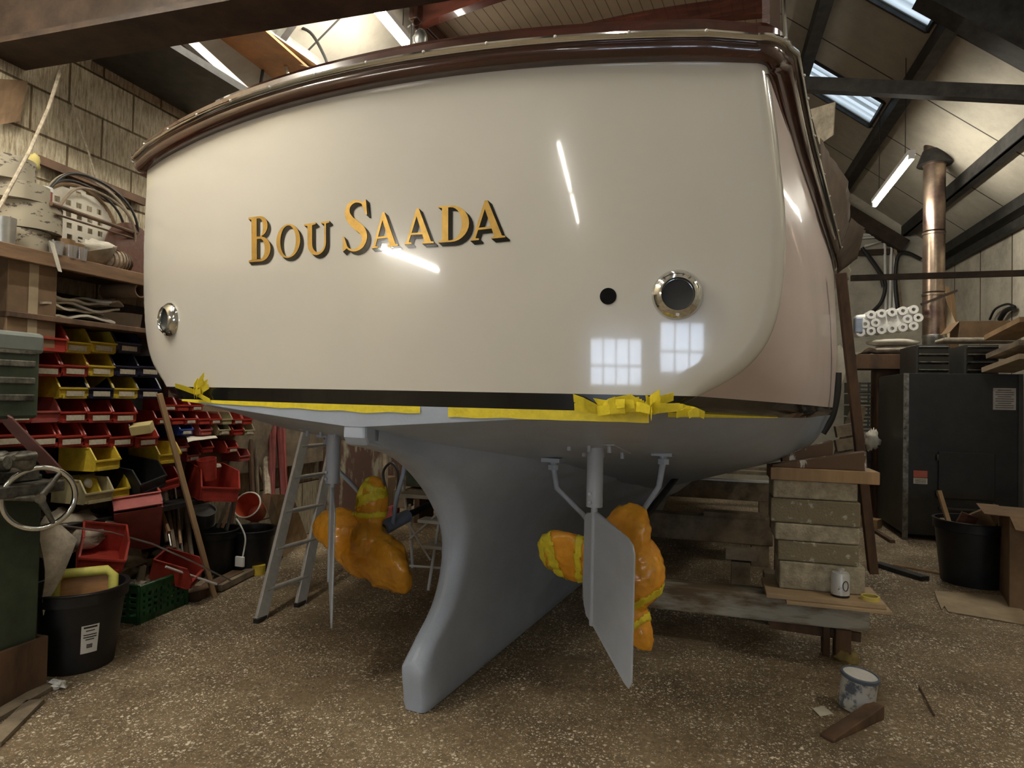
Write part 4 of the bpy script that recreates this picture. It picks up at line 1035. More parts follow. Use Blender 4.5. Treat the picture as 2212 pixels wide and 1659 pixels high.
one(MB().sheet(at(-20, 875, y=2.15), at(28, 900, y=2.2), at(140, 1020, y=2.45), at(104, 1020, y=2.45), 3, 10, .01, 4, .008), 'drive_belt', mat('faded_red_belt', (.26, .12, .105), .75, var=.12), 'wide faded red belt slanting down behind the handwheel', 'belt', smooth='all')
one(MB().box((-2.93, 1.86, .122), (.02, .92, .24)).box((-3.01, 1.86, .122), (.02, .92, .24)).box((-2.97, 2.31, .122), (.06, .02, .24)).box((-2.97, 1.86, .012), (.06, .9, .02)), 'wooden_box', m_woodd, 'open brown plywood box on the floor at the foot of the machine', 'box', bevel=.003)
for k, (a, b2, lab) in enumerate((((-30, 1560), (108, 1480), 'longer thin offcut plank lying before the brown box'), ((-20, 1610), (76, 1515), 'shorter thin offcut plank nearest the lower left edge'))):
    p0, p1 = at(*a, z=.012), at(*b2, z=.012); one(MB().bar(p0, p1, .07, .018), 'wood_offcut', m_woodg, lab, 'plank', 'offcuts by the brown box')
one(MB().blob(at(125, 1478, z=.02), (.04, .03, .018), 10, 6, .5, 3), 'crumpled_tissue', m_whitep, 'small crumpled white tissue on the floor by the bucket', 'tissue')
# dusty sheet hanging from the machine
one(MB().sheet(at(84, 1128, x=-3.02), at(135, 1135, x=-3.0), at(162, 1165, x=-2.98), at(95, 1330, x=-3.0), 10, 10, .05, 4, .006), 'dust_sheet', m_cloth, 'grubby cream dust sheet draped off the machine side', 'cloth', smooth='all')
# ---- black bucket with the yellow framed tray
def bucket(c, r0, r1, h, label, name='bucket', m=m_blkp, cat='bucket', group=None, handle=False):
    t = thing(name, label, cat, c, 0, group)
    MB().lathe([(0, 0), (r0, 0), (r0+(r1-r0)*.84, h*.84), (r1+.006, h*.85), (r1+.008, h*.97), (r1+.010, h), (r1-.008, h), (r0-.006, .012), (0, .012)], n=48).build('bucket_body', m, t, smooth=True)
    MB().tube([Vector(((r1+.006)*math.cos(a), (r1+.006)*math.sin(a), h*.99)) for a in [2*pi*k/48 for k in range(48)]], .007, 8, closed=True).build('rim', m, t, smooth=True)
    return t
c = at(165, 1432, z=0); bk = bucket(c, .165, .215, .40, 'large black bucket with a white label beside the green machine', 'bucket')
ang = math.atan2(-c.y, -c.x)+.28
for w, m, nm in ((.085, m_whitep, 'white_label'),):
    b = MB(); rows = []
    for zz in (.10, .24):
        rr = .165+(.05*.84)*(zz/.336)+.0015
        rows.append([Vector((rr*math.cos(ang+k*.05), rr*math.sin(ang+k*.05), zz)) for k in range(-4, 5)])
    lb = b.grid(rows).build(nm, m, bk, smooth='all')
    tx = MB()
    for k, zz in enumerate((.225, .21, .19, .178, .166, .14, .133, .126)):
        rr = .165+(.05*.84)*(zz/.336)+.003; wd = (3, 2, 3, 3, 2, 1.4, 1.4, 1.4)[k]
        tx.grid([[Vector((rr*math.cos(ang+q*.05), rr*math.sin(ang+q*.05), zz+dz)) for q in (-wd, -wd/2, 0, wd/2, wd)] for dz in (0, .005 if k else .009)])
    tx.build('label_print', m_steel, lb)
t = thing('framed_tray', 'brown tray with a yellow frame standing in the black bucket', 'tray', at(172, 1300, z=.33)+Vector((-.03, .05, 0)))
Rm = RZ(.80) @ RX(-.30)
def trp(v): return Rm @ Vector(v)
hy = .13; hx = .125
MB().add([trp(v) for v in ((-hx, 0, -.1), (hx, 0, -.1), (hx, 0, hy), (-hx, 0, hy), (-hx, .012, -.1), (hx, .012, -.1), (hx, .012, hy), (-hx, .012, hy))], [(0, 1, 2, 3), (7, 6, 5, 4), (0, 4, 5, 1), (1, 5, 6, 2), (2, 6, 7, 3), (3, 7, 4, 0)]).build('tray_base', m_plyo, t)
MB().tube([trp(v) for v in ((-hx, -.012, -.1), (-hx, -.012, hy-.03), (-hx+.03, -.012, hy), (hx-.03, -.012, hy), (hx, -.012, hy-.03), (hx, -.012, -.1))], .024, 10).build('yellow_frame', mat('pale_yellow_frame', (.62, .58, .12), .55), t, smooth=True)
for k, a in enumerate((.5, 2.2)):
    pass
# ---- green crate of scrap
c0 = at(300, 1349, z=0); c1 = at(400, 1306, z=0); d = (c1-c0); d.z = 0; L = d.length; yaw = math.atan2(d.y, d.x)
wv = Vector((-d.y, d.x, 0)).normalized(); ctr = c0+d/2+wv*.20
t = thing('plastic_crate', 'slotted green plastic crate of scrap on the floor', 'crate', ctr, yaw); W2, H2 = .40, .22
b = MB(); b.box((0, 0, .006), (L, W2, .012))
for y in (-W2/2, W2/2):
    for zz, hh in ((.02, .04), (.075, .018), (.11, .018), (.145, .018), (.2, .04)): b.box((0, y, zz), (L, .012, hh))
    for k in range(9): b.box((-L/2+L*k/8, y, H2/2), (.022 if k % 4 else .04, .012, H2))
for x in (-L/2, L/2):
    for zz, hh in ((.02, .04), (.075, .018), (.11, .018), (.145, .018), (.2, .04)): b.box((x, 0, zz), (.012, W2, hh))
    for k in range(6): b.box((x, -W2/2+W2*k/5, H2/2), (.012, .022, H2))
b.build('crate_body', m_greencr, t); MB().tube([(-L/2, -W2/2, H2), (L/2, -W2/2, H2), (L/2, W2/2, H2), (-L/2, W2/2, H2)], .012, 8, closed=True).build('crate_rim', m_greencr, t)
RS = random.Random(3)
scr = [(300, 1240, (.10, .04, .12), m_woodg, 'square wooden block leaning out of the green crate', 'wood_block'), (330, 1262, (.20, .05, .02), m_wood, 'pale lath lying on the crate scrap', 'wood_offcut'), (360, 1250, (.26, .03, .025), m_woodg, 'thin grey stick poking over the crate edge', 'wood_offcut'),
       (318, 1262, (.12, .1, .05), m_cardl, 'crushed pale carton in the green crate', 'carton'), (290, 1265, (.18, .12, .06), m_cloth, 'dusty rag bundle in the left end of the crate', 'rag'), (345, 1255, (.10, .08, .05), m_redd, 'broken dusty red plastic piece in the crate', 'plastic_scrap')]
for k, (px, py, s_, m, lab, nm) in enumerate(scr):
    p = at(px, py, x=-3.42); p.z = max(p.z, .15)
    b = MB()
    if 'rag' in nm: b.blob(p, [q*.6 for q in s_], 14, 8, .3, 3, k)
    else: b.box(p, s_, RZ(RS.uniform(-.8, .8)) @ RY(RS.uniform(-.5, .5)) @ RX(RS.uniform(-.4, .4)))
    one(b, nm, m, lab, 'scrap', 'scrap in and round the crate', bevel=.003 if 'rag' not in nm else 0)
heap = [(150, 1155, .16, m_cloth, 'dark cloth heap under the handwheel'), (260, 1215, .12, m_woodg, 'grey dusty bundle under the tilted red bin'), (215, 1230, .1, m_paperd, 'crumpled brown paper by the yellow framed tray'), (360, 1195, .07, m_paper, 'twisted pale paper beside the beige bin')]
for k, (px, py, r, m, lab) in enumerate(heap):
    p = at(px, py, x=-3.5); one(MB().blob(p, (r, r*1.3, r*.7), 18, 12, .4, 2.5, k), 'rag_heap', m, lab, 'rags', 'rag heaps along the left wall', smooth='all')
one(MB().box((-3.55, 3.25, .62), (.34, 1.1, .03)).box((-3.62, 2.75, .31), (.08, .05, .6)).box((-3.62, 3.75, .31), (.08, .05, .6)).box((-3.7, 3.25, .35), (.03, 1.0, .4)), 'low_bench', m_steel, 'dark low bench behind the scrap heap under the bins', 'bench')
one(MB().tube([at(128, 1135, x=-3.2), at(240, 1150, x=-3.25), at(330, 1175, x=-3.22), at(420, 1215, x=-3.18), at(500, 1255, x=-3.1)], .006, 6), 'thin_rod', m_galv, 'thin bent rod stretching from the machine over the crate', 'rod', smooth=True)
one(MB().tube([at(358, 1224, x=-3.2), at(468, 1262, x=-3.1)], .008, 6), 'white_rod', m_whitep, 'thin white rod beside the foot of the leaning stick', 'rod')
# ---- leaning sticks
one(MB().bar(at(463, 1289, z=0), at(344, 850, x=-3.38), .045, .03), 'leaning_batten', m_wood, 'pale square batten leaning against the bins', 'batten', bevel=.003)
sticks = [(418, 1225, 388, 1010, m_woodg, .014), (402, 1230, 402, 1060, m_woodd, .018), (395, 1200, 372, 1000, m_galv, .008), (384, 1190, 366, 1040, m_woodg, .010), (376, 1185, 352, 1035, m_woodg, .016), (369, 1180, 346, 1050, m_galv, .007), (360, 1170, 338, 1045, m_woodg, .011), (414, 1240, 398, 1045, m_woodg, .02), (390, 1175, 380, 1070, m_wood, .009), (365, 1150, 327, 1048, m_wood, .014)]
for k, (a, b2, c2, d2, m, r) in enumerate(sticks):
    one(MB().tube([at(a, b2, x=-3.35-.02*(k % 4)), at(c2, d2, x=-3.68)], r, 7), 'leaning_rod', m, 'thin rod leaning in the bundle left of the batten, %s from the right' % ['first', 'second', 'fifth', 'sixth', 'seventh', 'eighth', 'ninth', 'third', 'fourth', 'tenth'][k], 'rod', 'rods leaning under the bins')
m_redk = mat('dark_red_paint', (.20, .035, .028), .6, var=.25)
poles = [(540, 950, 548, 1150, m_woodd, .022), (552, 960, 562, 1190, m_woodg, .016), (592, 915, 588, 1080, m_redk, .022), (602, 915, 612, 1085, m_redk, .026), (612, 925, 618, 1090, m_redd, .018), (560, 1010, 595, 1120, m_woodg, .016), (574, 990, 578, 1070, m_rope, .03), (585, 935, 583, 1080, m_redk, .016)]
for k, (a, b2, c2, d2, m, r) in enumerate(poles):
    lab = ['dark post at the end of the small bins', 'grey pole beside the dark post', 'leftmost thick red pole against the far left wall', 'thickest red pole against the far left wall', 'bright red pole rightmost of the red bundle', 'grey lath crossing in front of the red poles', 'rope wrapped fender hanging by the red poles', 'thinnest dusty red pole of the bundle'][k]
    one(MB().tube([at(a, b2, x=-3.68), at(c2, d2, x=-3.5)], r, 8), 'leaning_pole', m, lab, 'pole', 'poles on the far left wall')
# ---- two black buckets of oddments, red pail, tin
cb = at(455, 1245, z=0); bucket(cb, .15, .19, .36, 'black bucket of scrap behind the leaning batten', group='black buckets by the left wall')
cb2 = at(540, 1232, z=0); bucket(cb2, .14, .18, .33, 'black bucket with a dangling cable, left of the ladder', group='black buckets by the left wall')
t = thing('paint_kettle', 'battered grey tin lying in the black bucket behind the batten', 'tin', at(440, 1118, y=cb.y)); M = RY(.35) @ RX(.3)
MB().lathe([(0, -.07), (.085, -.07), (.085, .07), (.08, .07), (.08, .05), (0, .05)], (0, 0, 0), 24, M).build('tin_body', m_galv, t, smooth=True)
MB().lathe([(.087, -.06), (.089, -.05), (.087, -.04)], (0, 0, 0), 24, M).build('tin_band', m_iron, t, smooth=True)
b = thing('red_pail', 'orange red pail tipped on its side by the ladder', 'pail', at(545, 1100, y=cb2.y), .3); M = RZ(-.5) @ RX(1.0) @ RY(.3)
MB().lathe([(0, -.09), (.075, -.09), (.105, .09), (.098, .09), (.07, -.08), (0, -.08)], (0, 0, 0), 28, M).build('pail_body', mat('orange_red_plastic', (.52, .09, .04), .4), b, smooth=True)
MB().tube([M @ Vector((.104*math.cos(a), .104*math.sin(a), .09)) for a in [2*pi*k/32 for k in range(32)]], .006, 8, closed=True).build('pail_rim', m_paper, b, smooth=True)
one(MB().tube(catmull([tuple(at(*q, y=cb2.y-.22)) for q in ((510, 1120), (522, 1140), (530, 1165), (524, 1205))], 6), .006, 6), 'dangling_cable', m_whitep, 'white cable hanging down the front of the black bucket', 'cable', smooth=True)
one(MB().box(at(518, 1213, y=cb2.y-.24), (.075, .02, .075)), 'plug_adaptor', m_whitep, 'small square white box at the end of the dangling cable', 'adaptor', bevel=.004)
one(MB().lathe([(0, 0), (.05, 0), (.05, .07), (0, .07)], at(558, 1240, z=0), 18, RX(0)), 'yellow_tin', m_yelp, 'small yellow tin on the floor left of the ladder', 'tin', smooth=True)
for k, (px, py, tx_, ty, m) in enumerate(((470, 1140, 492, 1085, m_woodg), (480, 1140, 500, 1090, m_wood), (490, 1145, 505, 1080, m_galv), (500, 1130, 512, 1060, m_woodd))):
    one(MB().tube([at(px, py, y=cb.y), at(tx_, ty, y=cb.y+.05)], .012, 7), 'bucket_stick', m, 'short stick standing in the black bucket, %s from the left' % ORD[k], 'stick', 'sticks in the black bucket')
for k, (a, b2, m) in enumerate((((415, 1290), (515, 1240), m_woodd), ((470, 1270), (560, 1225), m_woodg), ((425, 1270), (470, 1235), m_woodg))):
    p0, p1 = at(*a, z=.03), at(*b2, z=.03); one(MB().bar(p0, p1, .09-.02*k, .055-.012*k), 'floor_timber', m, ['dark timber lying at the foot of the leaning batten', 'grey timber lying in front of the black buckets', 'short grey offcut lying behind the batten foot'][k], 'timber', 'timbers lying by the buckets')
# plywood sheet and lumber behind the ladder
one(MB().sheet(at(612, 1205, z=.0), at(664, 1160, z=.0), at(632, 1068, x=-3.1), at(570, 1068, x=-3.3), 4, 4, .0, 1, .012), 'plywood_offcut', m_ply, 'pale plywood offcut leaning behind the ladder', 'plywood')
m_peel = mat('peeling_brown_paint', (.13, .07, .05), .85, c2=(.42, .38, .28), thr=(.40, .50), sc=5, stretch=(1, 1, .5))
one(MB().box((XL+.028, 7.0, 1.1), (.05, 2.4, 2.2)), 'old_door', m_peel, 'old sliding door with peeling paint behind the ladder', 'door')
one(MB().sheet(at(632, 940, x=-3.69), at(642, 936, x=-3.69), at(640, 975, x=-3.69), at(630, 972, x=-3.69), 3, 3, .02, 9, .002), 'paper_scrap', m_paper, 'small torn white paper on the wall left of the ladder top', 'paper')
# ---- aluminium ladder
pA, pB = at(562, 1342, z=.0), at(648, 1308, z=.0)
top = at(662, 930, y=pA.y+.95); dirv = (top-pA)
t = thing('ladder', 'aluminium ladder leaning up under the left side of the hull', 'ladder', pA)
wv = pB-pA
for o_ in (Vector((0, 0, 0)), wv):
    MB().bar(o_, o_+dirv*1.04, .028, .075, wv).build('ladder_rail', m_brushed, t, bevel=.003)
for k in range(5):
    f = .135+.19*k; a = dirv*f; MB().cyl(a-wv.normalized()*.02, a+wv+wv.normalized()*.01, .0165, n=14).build('rung', m_brushed, t, smooth=True)
for o_ in (Vector((0, 0, .01)), wv+Vector((0, 0, .01))): MB().box(o_, (.035, .085, .03)).build('foot', m_blkp, t)
# ---- small step stool seen through the keel gap
base = at(920, 1275, z=0); 
t = thing('step_stool', 'white folding step stool seen between the keel and the orange bag', 'step stool', base)
def ts(px, py, dy): return at(px, py, y=base.y+dy)-base
MB().box((ts(905, 1068, .1)+ts(905, 1068, .3))/2, (.26, .22, .03)).build('top_step', m_paper, t, bevel=.004)
MB().box(ts(945, 1125, .12), (.26, .14, .025)).build('step', m_whitep, t, bevel=.004)
MB().box(ts(955, 1180, .05), (.26, .14, .025)).build('step', m_whitep, t, bevel=.004)
for a, b2, d1, d2 in (((925, 1275), (955, 1085), 0, .1), ((880, 1115), (870, 1040), .3, .2), ((1005, 1290), (1030, 1090), 0, .1), ((892, 1245), (885, 1090), .55, .3), ((960, 1235), (950, 1095), .55, .3)):
    MB().tube([ts(*a, d1), ts(*b2, d2)], .012, 8).build('leg', m_whitep, t, smooth=True)
for a, b2 in (((868, 1108), (930, 1210)), ((885, 1165), (950, 1105)), ((885, 1222), (965, 1228))):
    MB().tube([ts(*a, .1), ts(*b2, .1)], .009, 8).build('brace', m_whitep, t, smooth=True)
# clutter at the far left wall seen under the hull
far = [(835, 1062, .12, .34, m_card, 'leaning brown board beyond the left propeller', 'board'), (905, 1020, .22, .30, m_green, 'dark green sack beyond the step stool', 'sack'), (838, 1108, .2, .16, m_redd, 'dull red box beyond the left propeller', 'box'), (872, 1075, .16, .2, m_woodg, 'grey box beside the step stool', 'box')]
for k, (px, py, w, h, m, lab, nm) in enumerate(far):
    p = at(px, py, y=6.6); one(MB().box((p.x, p.y, max(p.z, h/2)), (w, .2, h)), nm if nm != 'box' else 'storage_box', m, lab, nm, 'clutter beyond the hull', bevel=.01)
one(MB().box((-2.0, 6.75, .36), (2.2, .5, .04)).box((-3.0, 6.75, .17), (.06, .4, .34)).box((-1.0, 6.75, .17), (.06, .4, .34)), 'low_trestle', m_woodd, 'dark low trestle bench beyond the hull at the left', 'bench')
p = at(818, 1010, y=6.4)
one(MB().tube([at(830, 1075, y=6.4), at(832, 950, y=6.6)], .04, 8), 'timber_post', m_woodg, 'grey upright post beyond the left propeller', 'post')
one(MB().tube(catmull([tuple(at(*q, y=6.3)) for q in ((835, 1060), (828, 1020), (845, 1000), (860, 1020), (858, 1060))], 6), .014, 8), 'cable_loop', m_cable, 'black cable loop hanging beyond the left propeller', 'cable', smooth=True)
# ================================================================ RIGHT SIDE: blocks, cradle, stove, clutter
pst = at(1815, 1432, z=0); PY = pst.y
zp = at(1780, 1285, y=PY-.02).z                         # top of the shelf board
# cradle cross beams
for k, (a, b2, yy, h, m, lab) in enumerate((((1262, 1250), (1872, 1322), PY+.12, .15, m_woodw, 'white painted worn cradle beam nearest the viewer, under the block stack'), ((1380, 1118), (1668, 1160), 6.0, .22, m_woodg, 'grey cradle beam crossing behind the right propeller'), ((1440, 1048), (1672, 1066), 8.4, .22, m_woodg, 'farthest cradle beam, topped by pale steel'))):
    p0, p1 = at(*a, y=yy), at(*b2, y=yy); z = (p0.z+p1.z)/2
    if k == 0: z = zp-.045-h/2
    if k: p0 = at(1262, a[1], y=yy)
    x0 = p0.x if k == 0 else p0.x; x1 = p1.x
    t = thing('cradle_beam', lab, 'beam', ((x0+x1)/2, yy, z-h/2), 0, 'cradle cross beams')
    MB().box((0, 0, h/2), (x1-x0, .16, h)).build('beam_body', m, t, bevel=.01)
    if k == 2: MB().box((.2, -.02, h+.012), (x1-x0-.1, .14, .02)).build('steel_cap', m_brushed, t)
    if k == 1: MB().box((.5, 0, h+.02), (.5, .16, .04)).build('packing_board', m_woodg, t)
    if k: MB().box((x1-.1-(x0+x1)/2, 0, -(z-h/2)/2), (.14, .14, z-h/2)).build('beam_foot', m_woodg, t)
b = at(1600, 1000, y=9.6); 
for k, yy in enumerate((9.2, 9.7)):
    p = at(1590, 1020-10*k, y=yy); one(MB().box((p.x, yy, p.z), (1.2, .1, .04)), 'stacked_plank', m_woodg, '%s thin plank stacked beyond the farthest cradle beam' % ('nearer' if k == 0 else 'farther'), 'plank', 'planks beyond the cradle')
# post under the front beam
bz = zp-.045-.15
t = thing('support_post', 'dark pair of timber legs under the block stack shelf', 'post', (pst.x, PY+.08, 0))
l_, r_ = at(1808, 1400, y=PY).x, at(1842, 1400, y=PY).x
MB().box(((l_+r_)/2-pst.x, 0, bz/2), (r_-l_, .10, bz)).build('leg', m_woodd, t, bevel=.004)
MB().box((at(1795, 1400, y=PY).x-pst.x-.01, .03, bz/2), (.035, .08, bz)).build('leg', m_woodd, t, bevel=.004)
MB().bar((-.35, .02, bz-.03), (.12, .02, bz-.05), .02, .05).build('cross_lath', m_woodd, t)
# shelf board with the stack
bl0, br0 = at(1650, 1262, y=PY-.03), at(1912, 1298, y=PY-.10)
x0, x1 = at(1652, 1262, y=PY).x, at(1905, 1296, y=PY).x
one(MB().box(((x0+x1)/2, PY+.07, zp-.0125), (x1-x0, .34, .025)).box(((x0+x1)/2+.06, PY+.06, zp-.035), (x1-x0-.08, .36, .018)), 'shelf_board', m_ply, 'pale board under the block stack, holding the tin', 'board', bevel=.003)
BYK = PY+.12
specs = [(1040, 1078, 1668, 1852, m_block, 'top block of the concrete stack, clean and grey'), (1080, 1134, 1666, 1860, m_blockd, 'dark paint dripped block, second from the top of the stack'), (1134, 1172, 1674, 1857, m_block, 'smooth buff block in the middle of the stack'), (1172, 1217, 1682, 1857, m_blockd, 'dark dripped block second from the bottom of the stack'), (1217, 1262, 1684, 1870, m_block, 'bottom block of the concrete stack behind the tin')]
yb0 = BYK-.09
zt_ = zp; hs = []
zs_ = [at(1760, s[0], y=yb0).z for s in specs]+[zp]
for k in range(4, -1, -1):
    s = specs[k]; zt2 = zs_[k]; xa, xb = at(s[2], 1150, y=yb0).x, at(s[3], 1150, y=yb0).x
    b = MB().box(((xa+xb)/2, yb0+.11, (zt_+zt2)/2), (xb-xa, .215, zt2-zt_-.003), RZ([.02, -.03, .015, -.02, .02][k]))
    one(b, 'concrete_block', s[4], s[5], 'block', 'concrete blocks in the stack', bevel=.008)
    zt_ = zt2
ztop = zs_[0]
xa, xb = at(1664, 1025, y=yb0-.01).x, at(1900, 1025, y=yb0-.01).x
th = at(1780, 1014, y=yb0).z-ztop
one(MB().box(((xa+xb)/2, yb0+.10, ztop+th/2), (xb-xa, .24, th)), 'timber_bearer', m_wood, 'orange brown timber laid across the top of the block stack', 'timber', bevel=.004)
# wedges driven under the bilge
def wedge(px0, px1, py0, py1, z0, yy, w, label):
    a, b2 = at(px0, py0, y=yy), at(px1, py1, y=yy); x0, x1 = a.x, b2.x; h = b2.z-z0; h0 = max(.012, a.z-z0)
    b = MB().prism([(x0, 0), (x1, 0), (x1, h), (x0, h0)], lambda x, z: Vector((x, yy, z0+z)), lambda x, z: Vector((x, yy+w, z0+z)))
    return one(b, 'wooden_wedge', m_woodp, label, 'wedge', 'wedges between the stack and the hull', bevel=.003)
wedge(1668, 1872, 1008, 976, ztop+th+.001, yb0+.01, .09, 'near paint splashed wedge on the timber above the blocks')
wedge(1690, 1800, 985, 952, ztop+th+.001, yb0+.115, .09, 'far paint splashed wedge touching the hull')
# prop
one(MB().bar(at(1886, 1236, y=PY+.9), at(1816, 590, y=PY+.55), .075, .055, (1, 0, 0)), 'timber_prop', m_woodd, 'long brown timber prop leaning against the hull side', 'prop', bevel=.004)
pb = at(1886, 1236, y=PY+.9)
# ladder-like green steps behind
t = thing('step_ladder', 'grey green wooden step ladder behind the prop', 'step ladder', at(1830, 1180, y=6.3))
o_ = t.location.copy()
for a, b2 in (((1800, 1010), (1848, 880)), ((1830, 1010), (1862, 880)), ((1795, 1170), (1800, 1010))):
    MB().bar(at(*a, y=6.3)-o_, at(*b2, y=6.5)-o_, .06, .04).build('rail', m_woodg, t)
for py in (925, 955, 985): MB().bar(at(1805, py+8, y=6.3)-o_, at(1850, py, y=6.35)-o_, .04, .1).build('step', m_woodg, t)
one(MB().tube(catmull([tuple(at(*q, y=5.6)) for q in ((1808, 805), (1806, 850), (1795, 900), (1775, 935))], 5), .035, 10), 'rubber_hose', m_cable, 'thick black hose hanging beside the hull corner', 'hose', smooth=True)
one(MB().blob(at(1812, 790, y=5.9), (.05, .05, .16), 14, 10, .15), 'white_bag', m_paper, 'tall whitish bag behind the prop beside the hull', 'bag', smooth='all')
# tin and roll of tape on the shelf board
p = at(1815, 1270, y=PY-.01); r = .046
t = thing('solvent_tin', 'white paint spattered tin with screw cap on the shelf board', 'tin', (p.x, PY-.01, zp))
m_tin = mat('smeared_white_tin', (.62, .62, .60), .35, c2=(.12, .13, .15), thr=(.36, .42), sc=22, m=.2)
MB().lathe([(0, .002), (r, .0), (r, .118), (r*.9, .128), (r*.45, .134), (0, .134)], n=32).build('tin_body', m_tin, t, smooth=True)
MB().lathe([(0, .132), (.020, .132), (.021, .148), (.018, .15), (0, .15)], n=20).build('screw_cap', m_brushed, t, smooth=True)
MB().lathe([(r+.001, .0), (r+.002, .006), (r+.001, .012)], n=32).build('base_rim', m_black, t, smooth=True)
MB().tube([Vector(((r+.001)*math.cos(-1.15+.32*math.cos(a)), (r+.001)*math.sin(-1.15+.32*math.cos(a)), .065+.026*math.sin(a))) for a in [2*pi*k/24 for k in range(24)]], .0022, 6, closed=True).build('label_ring', m_steel, t)
p = at(1880, 1282, y=PY-.03)
b = MB().lathe([(.036, 0), (.036, .022), (.046, .022), (.046, 0), (.036, 0)], (p.x, PY-.03, zp), 40)
one(b, 'tape_roll', m_tape, 'roll of yellow masking tape on the shelf board end', 'tape', smooth=True)
# paint pot, wedge, oddments on the near floor
c = at(1852, 1535, z=.0); M = RY(.10) @ RX(.05); r = .076
t = thing('paint_pot', 'blue grey smeared paint pot with a whitish lid on the floor', 'paint pot', c+Vector((0, .03, .005)))
m_pot = mat('smeared_paint_pot', (.60, .60, .57), .45, c2=(.13, .15, .19), thr=(.40, .47), sc=11)
MB().lathe([(0, 0), (r, 0), (r, .142), (r+.003, .146), (r, .15)], (0, 0, 0), 40, M).build('pot_body', m_pot, t, smooth=True)
MB().lathe([(r+.001, .138), (r+.006, .143), (r+.006, .155), (r-.003, .158), (r-.004, .15)], (0, 0, 0), 40, M).build('pot_rim', mat('slate_paint', (.10, .125, .17), .4), t, smooth=True)
MB().lathe([(0, .151), (r-.003, .152)], (0, 0, 0), 40, M).build('lid', mat('dried_white_paint', (.62, .61, .57), .6, var=.06, sc=20), t)
a, b2 = at(1785, 1598, z=0), at(1895, 1548, z=0); d = b2-a; L = d.length; d.normalize(); n = Vector((-d.y, d.x, 0))
b = MB().prism([(0, 0), (L, 0), (L, .062), (0, .012)], lambda x, z: a+d*x+n*-.032+Vector((0, 0, z)), lambda x, z: a+d*x+n*.032+Vector((0, 0, z)))
one(b, 'wooden_wedge', m_woodd, 'brown hardwood wedge lying in front of the paint pot', 'wedge', bevel=.004)
p = at(1828, 1420, z=.02); one(MB().blob(p, (.06, .04, .03), 14, 8, .4, 3, 3), 'sponge_scrap', mat('olive_foam', (.32, .24, .08), .9, var=.3), 'ragged mustard foam lump at the foot of the post', 'foam', smooth='all')
one(MB().tube([at(1985, 1482, z=.006), at(2000, 1510, z=.012), at(2018, 1545, z=.006)], .004, 6), 'twig', m_woodd, 'thin dark stick lying on the bare floor at the right', 'stick')
one(MB().sheet(at(1755, 1530, z=.004), at(1778, 1525, z=.004), at(1800, 1542, z=.004), at(1772, 1548, z=.004), 2, 2, .004, 9, .002), 'paper_flake', m_paper, 'pale paint flake on the floor left of the paint pot', 'flake')
q = [(2018, 1278), (2130, 1285), (2180, 1290), (2225, 1335), (2225, 1352), (2048, 1322), (2040, 1310), (2034, 1318), (2024, 1295)]
P = [at(*v, z=.004) for v in q]; n_ = len(P)
one(MB().add(P+[v+Vector((0, 0, .006)) for v in P], [tuple(range(n_)), tuple(reversed(range(n_, 2*n_)))]+[(i, n_+i, n_+(i+1) % n_, (i+1) % n_) for i in range(n_)]), 'cardboard_sheet', m_cardl, 'flat torn cardboard sheet on the floor at the right edge', 'cardboard')
for k, (a, b2, w, h, m, lab) in enumerate((((1895, 1218), (1998, 1250), .09, .035, m_steel, 'dark plank end on the floor by the foot of the prop'), ((1930, 1220), (2030, 1238), .03, .015, m_wood, 'pale lath on the floor left of the far bucket'), ((1880, 1140), (1928, 1170), .05, .03, m_woodd, 'short dark stick beside the stove corner'), ((1858, 1126), (1900, 1132), .16, .1, m_wood, 'pale timber offcut between the stack and the stove'))):
    p0, p1 = at(*a, z=h/2+.002), at(*b2, z=h/2+.002); one(MB().bar(p0, p1, w, h), 'floor_timber', m, lab, 'timber', 'timbers on the right floor')
for k, (px, py, s_) in enumerate(((1675, 1248, .14), (1600, 1195, .2), (1690, 1132, .16))):
    p = at(px, py, y=PY+.55+.3*k); one(MB().box((p.x, p.y, max(.06, p.z)), (s_, .12, .07)).box((p.x, p.y, max(.06, p.z)/2-.02), (s_*.6, .1, max(.06, p.z)-.06)), 'packing_block', m_woodg, ['grey packing block just behind the bottom block', 'grey packing block in the shade under the hull', 'grey packing block beside the dark second block'][k], 'packing block', 'packing blocks behind the stack')
# ---- the stove
SX0, SX1, SY0, SY1, SH = 2.02, 3.06, 7.69, 8.72, 1.74
t = thing('stove', 'big black workshop stove with louvred outlets on top', 'stove', ((SX0+SX1)/2, (SY0+SY1)/2, 0))
cx_, cy_ = (SX0+SX1)/2, (SY0+SY1)/2; hx, hy = (SX1-SX0)/2, (SY1-SY0)/2
MB().box((0, 0, SH/2+.03), (2*hx, 2*hy, SH-.06)).build('cabinet', m_boil, t, bevel=.008)
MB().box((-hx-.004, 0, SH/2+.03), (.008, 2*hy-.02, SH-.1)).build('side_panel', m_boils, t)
MB().box((-hx+.012, -hy-.006, SH/2), (.05, .02, SH)).build('corner_strip', m_iron, t)
MB().box((hx-.012, -hy-.006, SH/2), (.04, .02, SH)).build('corner_strip', m_boils, t)
d0, d1 = at(2026, 975, y=SY0), at(2148, 1082, y=SY0)
dr = MB().box(((d0.x+d1.x)/2-cx_, -hy-.012, (d0.z+d1.z)/2), (d1.x-d0.x, .025, d0.z-d1.z)).build('fire_door', m_boil, t, bevel=.006)
for zz in (d0.z-.06, d1.z+.05): MB().cyl((d0.x-cx_-.01, -hy-.03, zz-.03), (d0.x-cx_-.01, -hy-.03, zz+.03), .012, n=10).build('hinge', m_iron, dr)
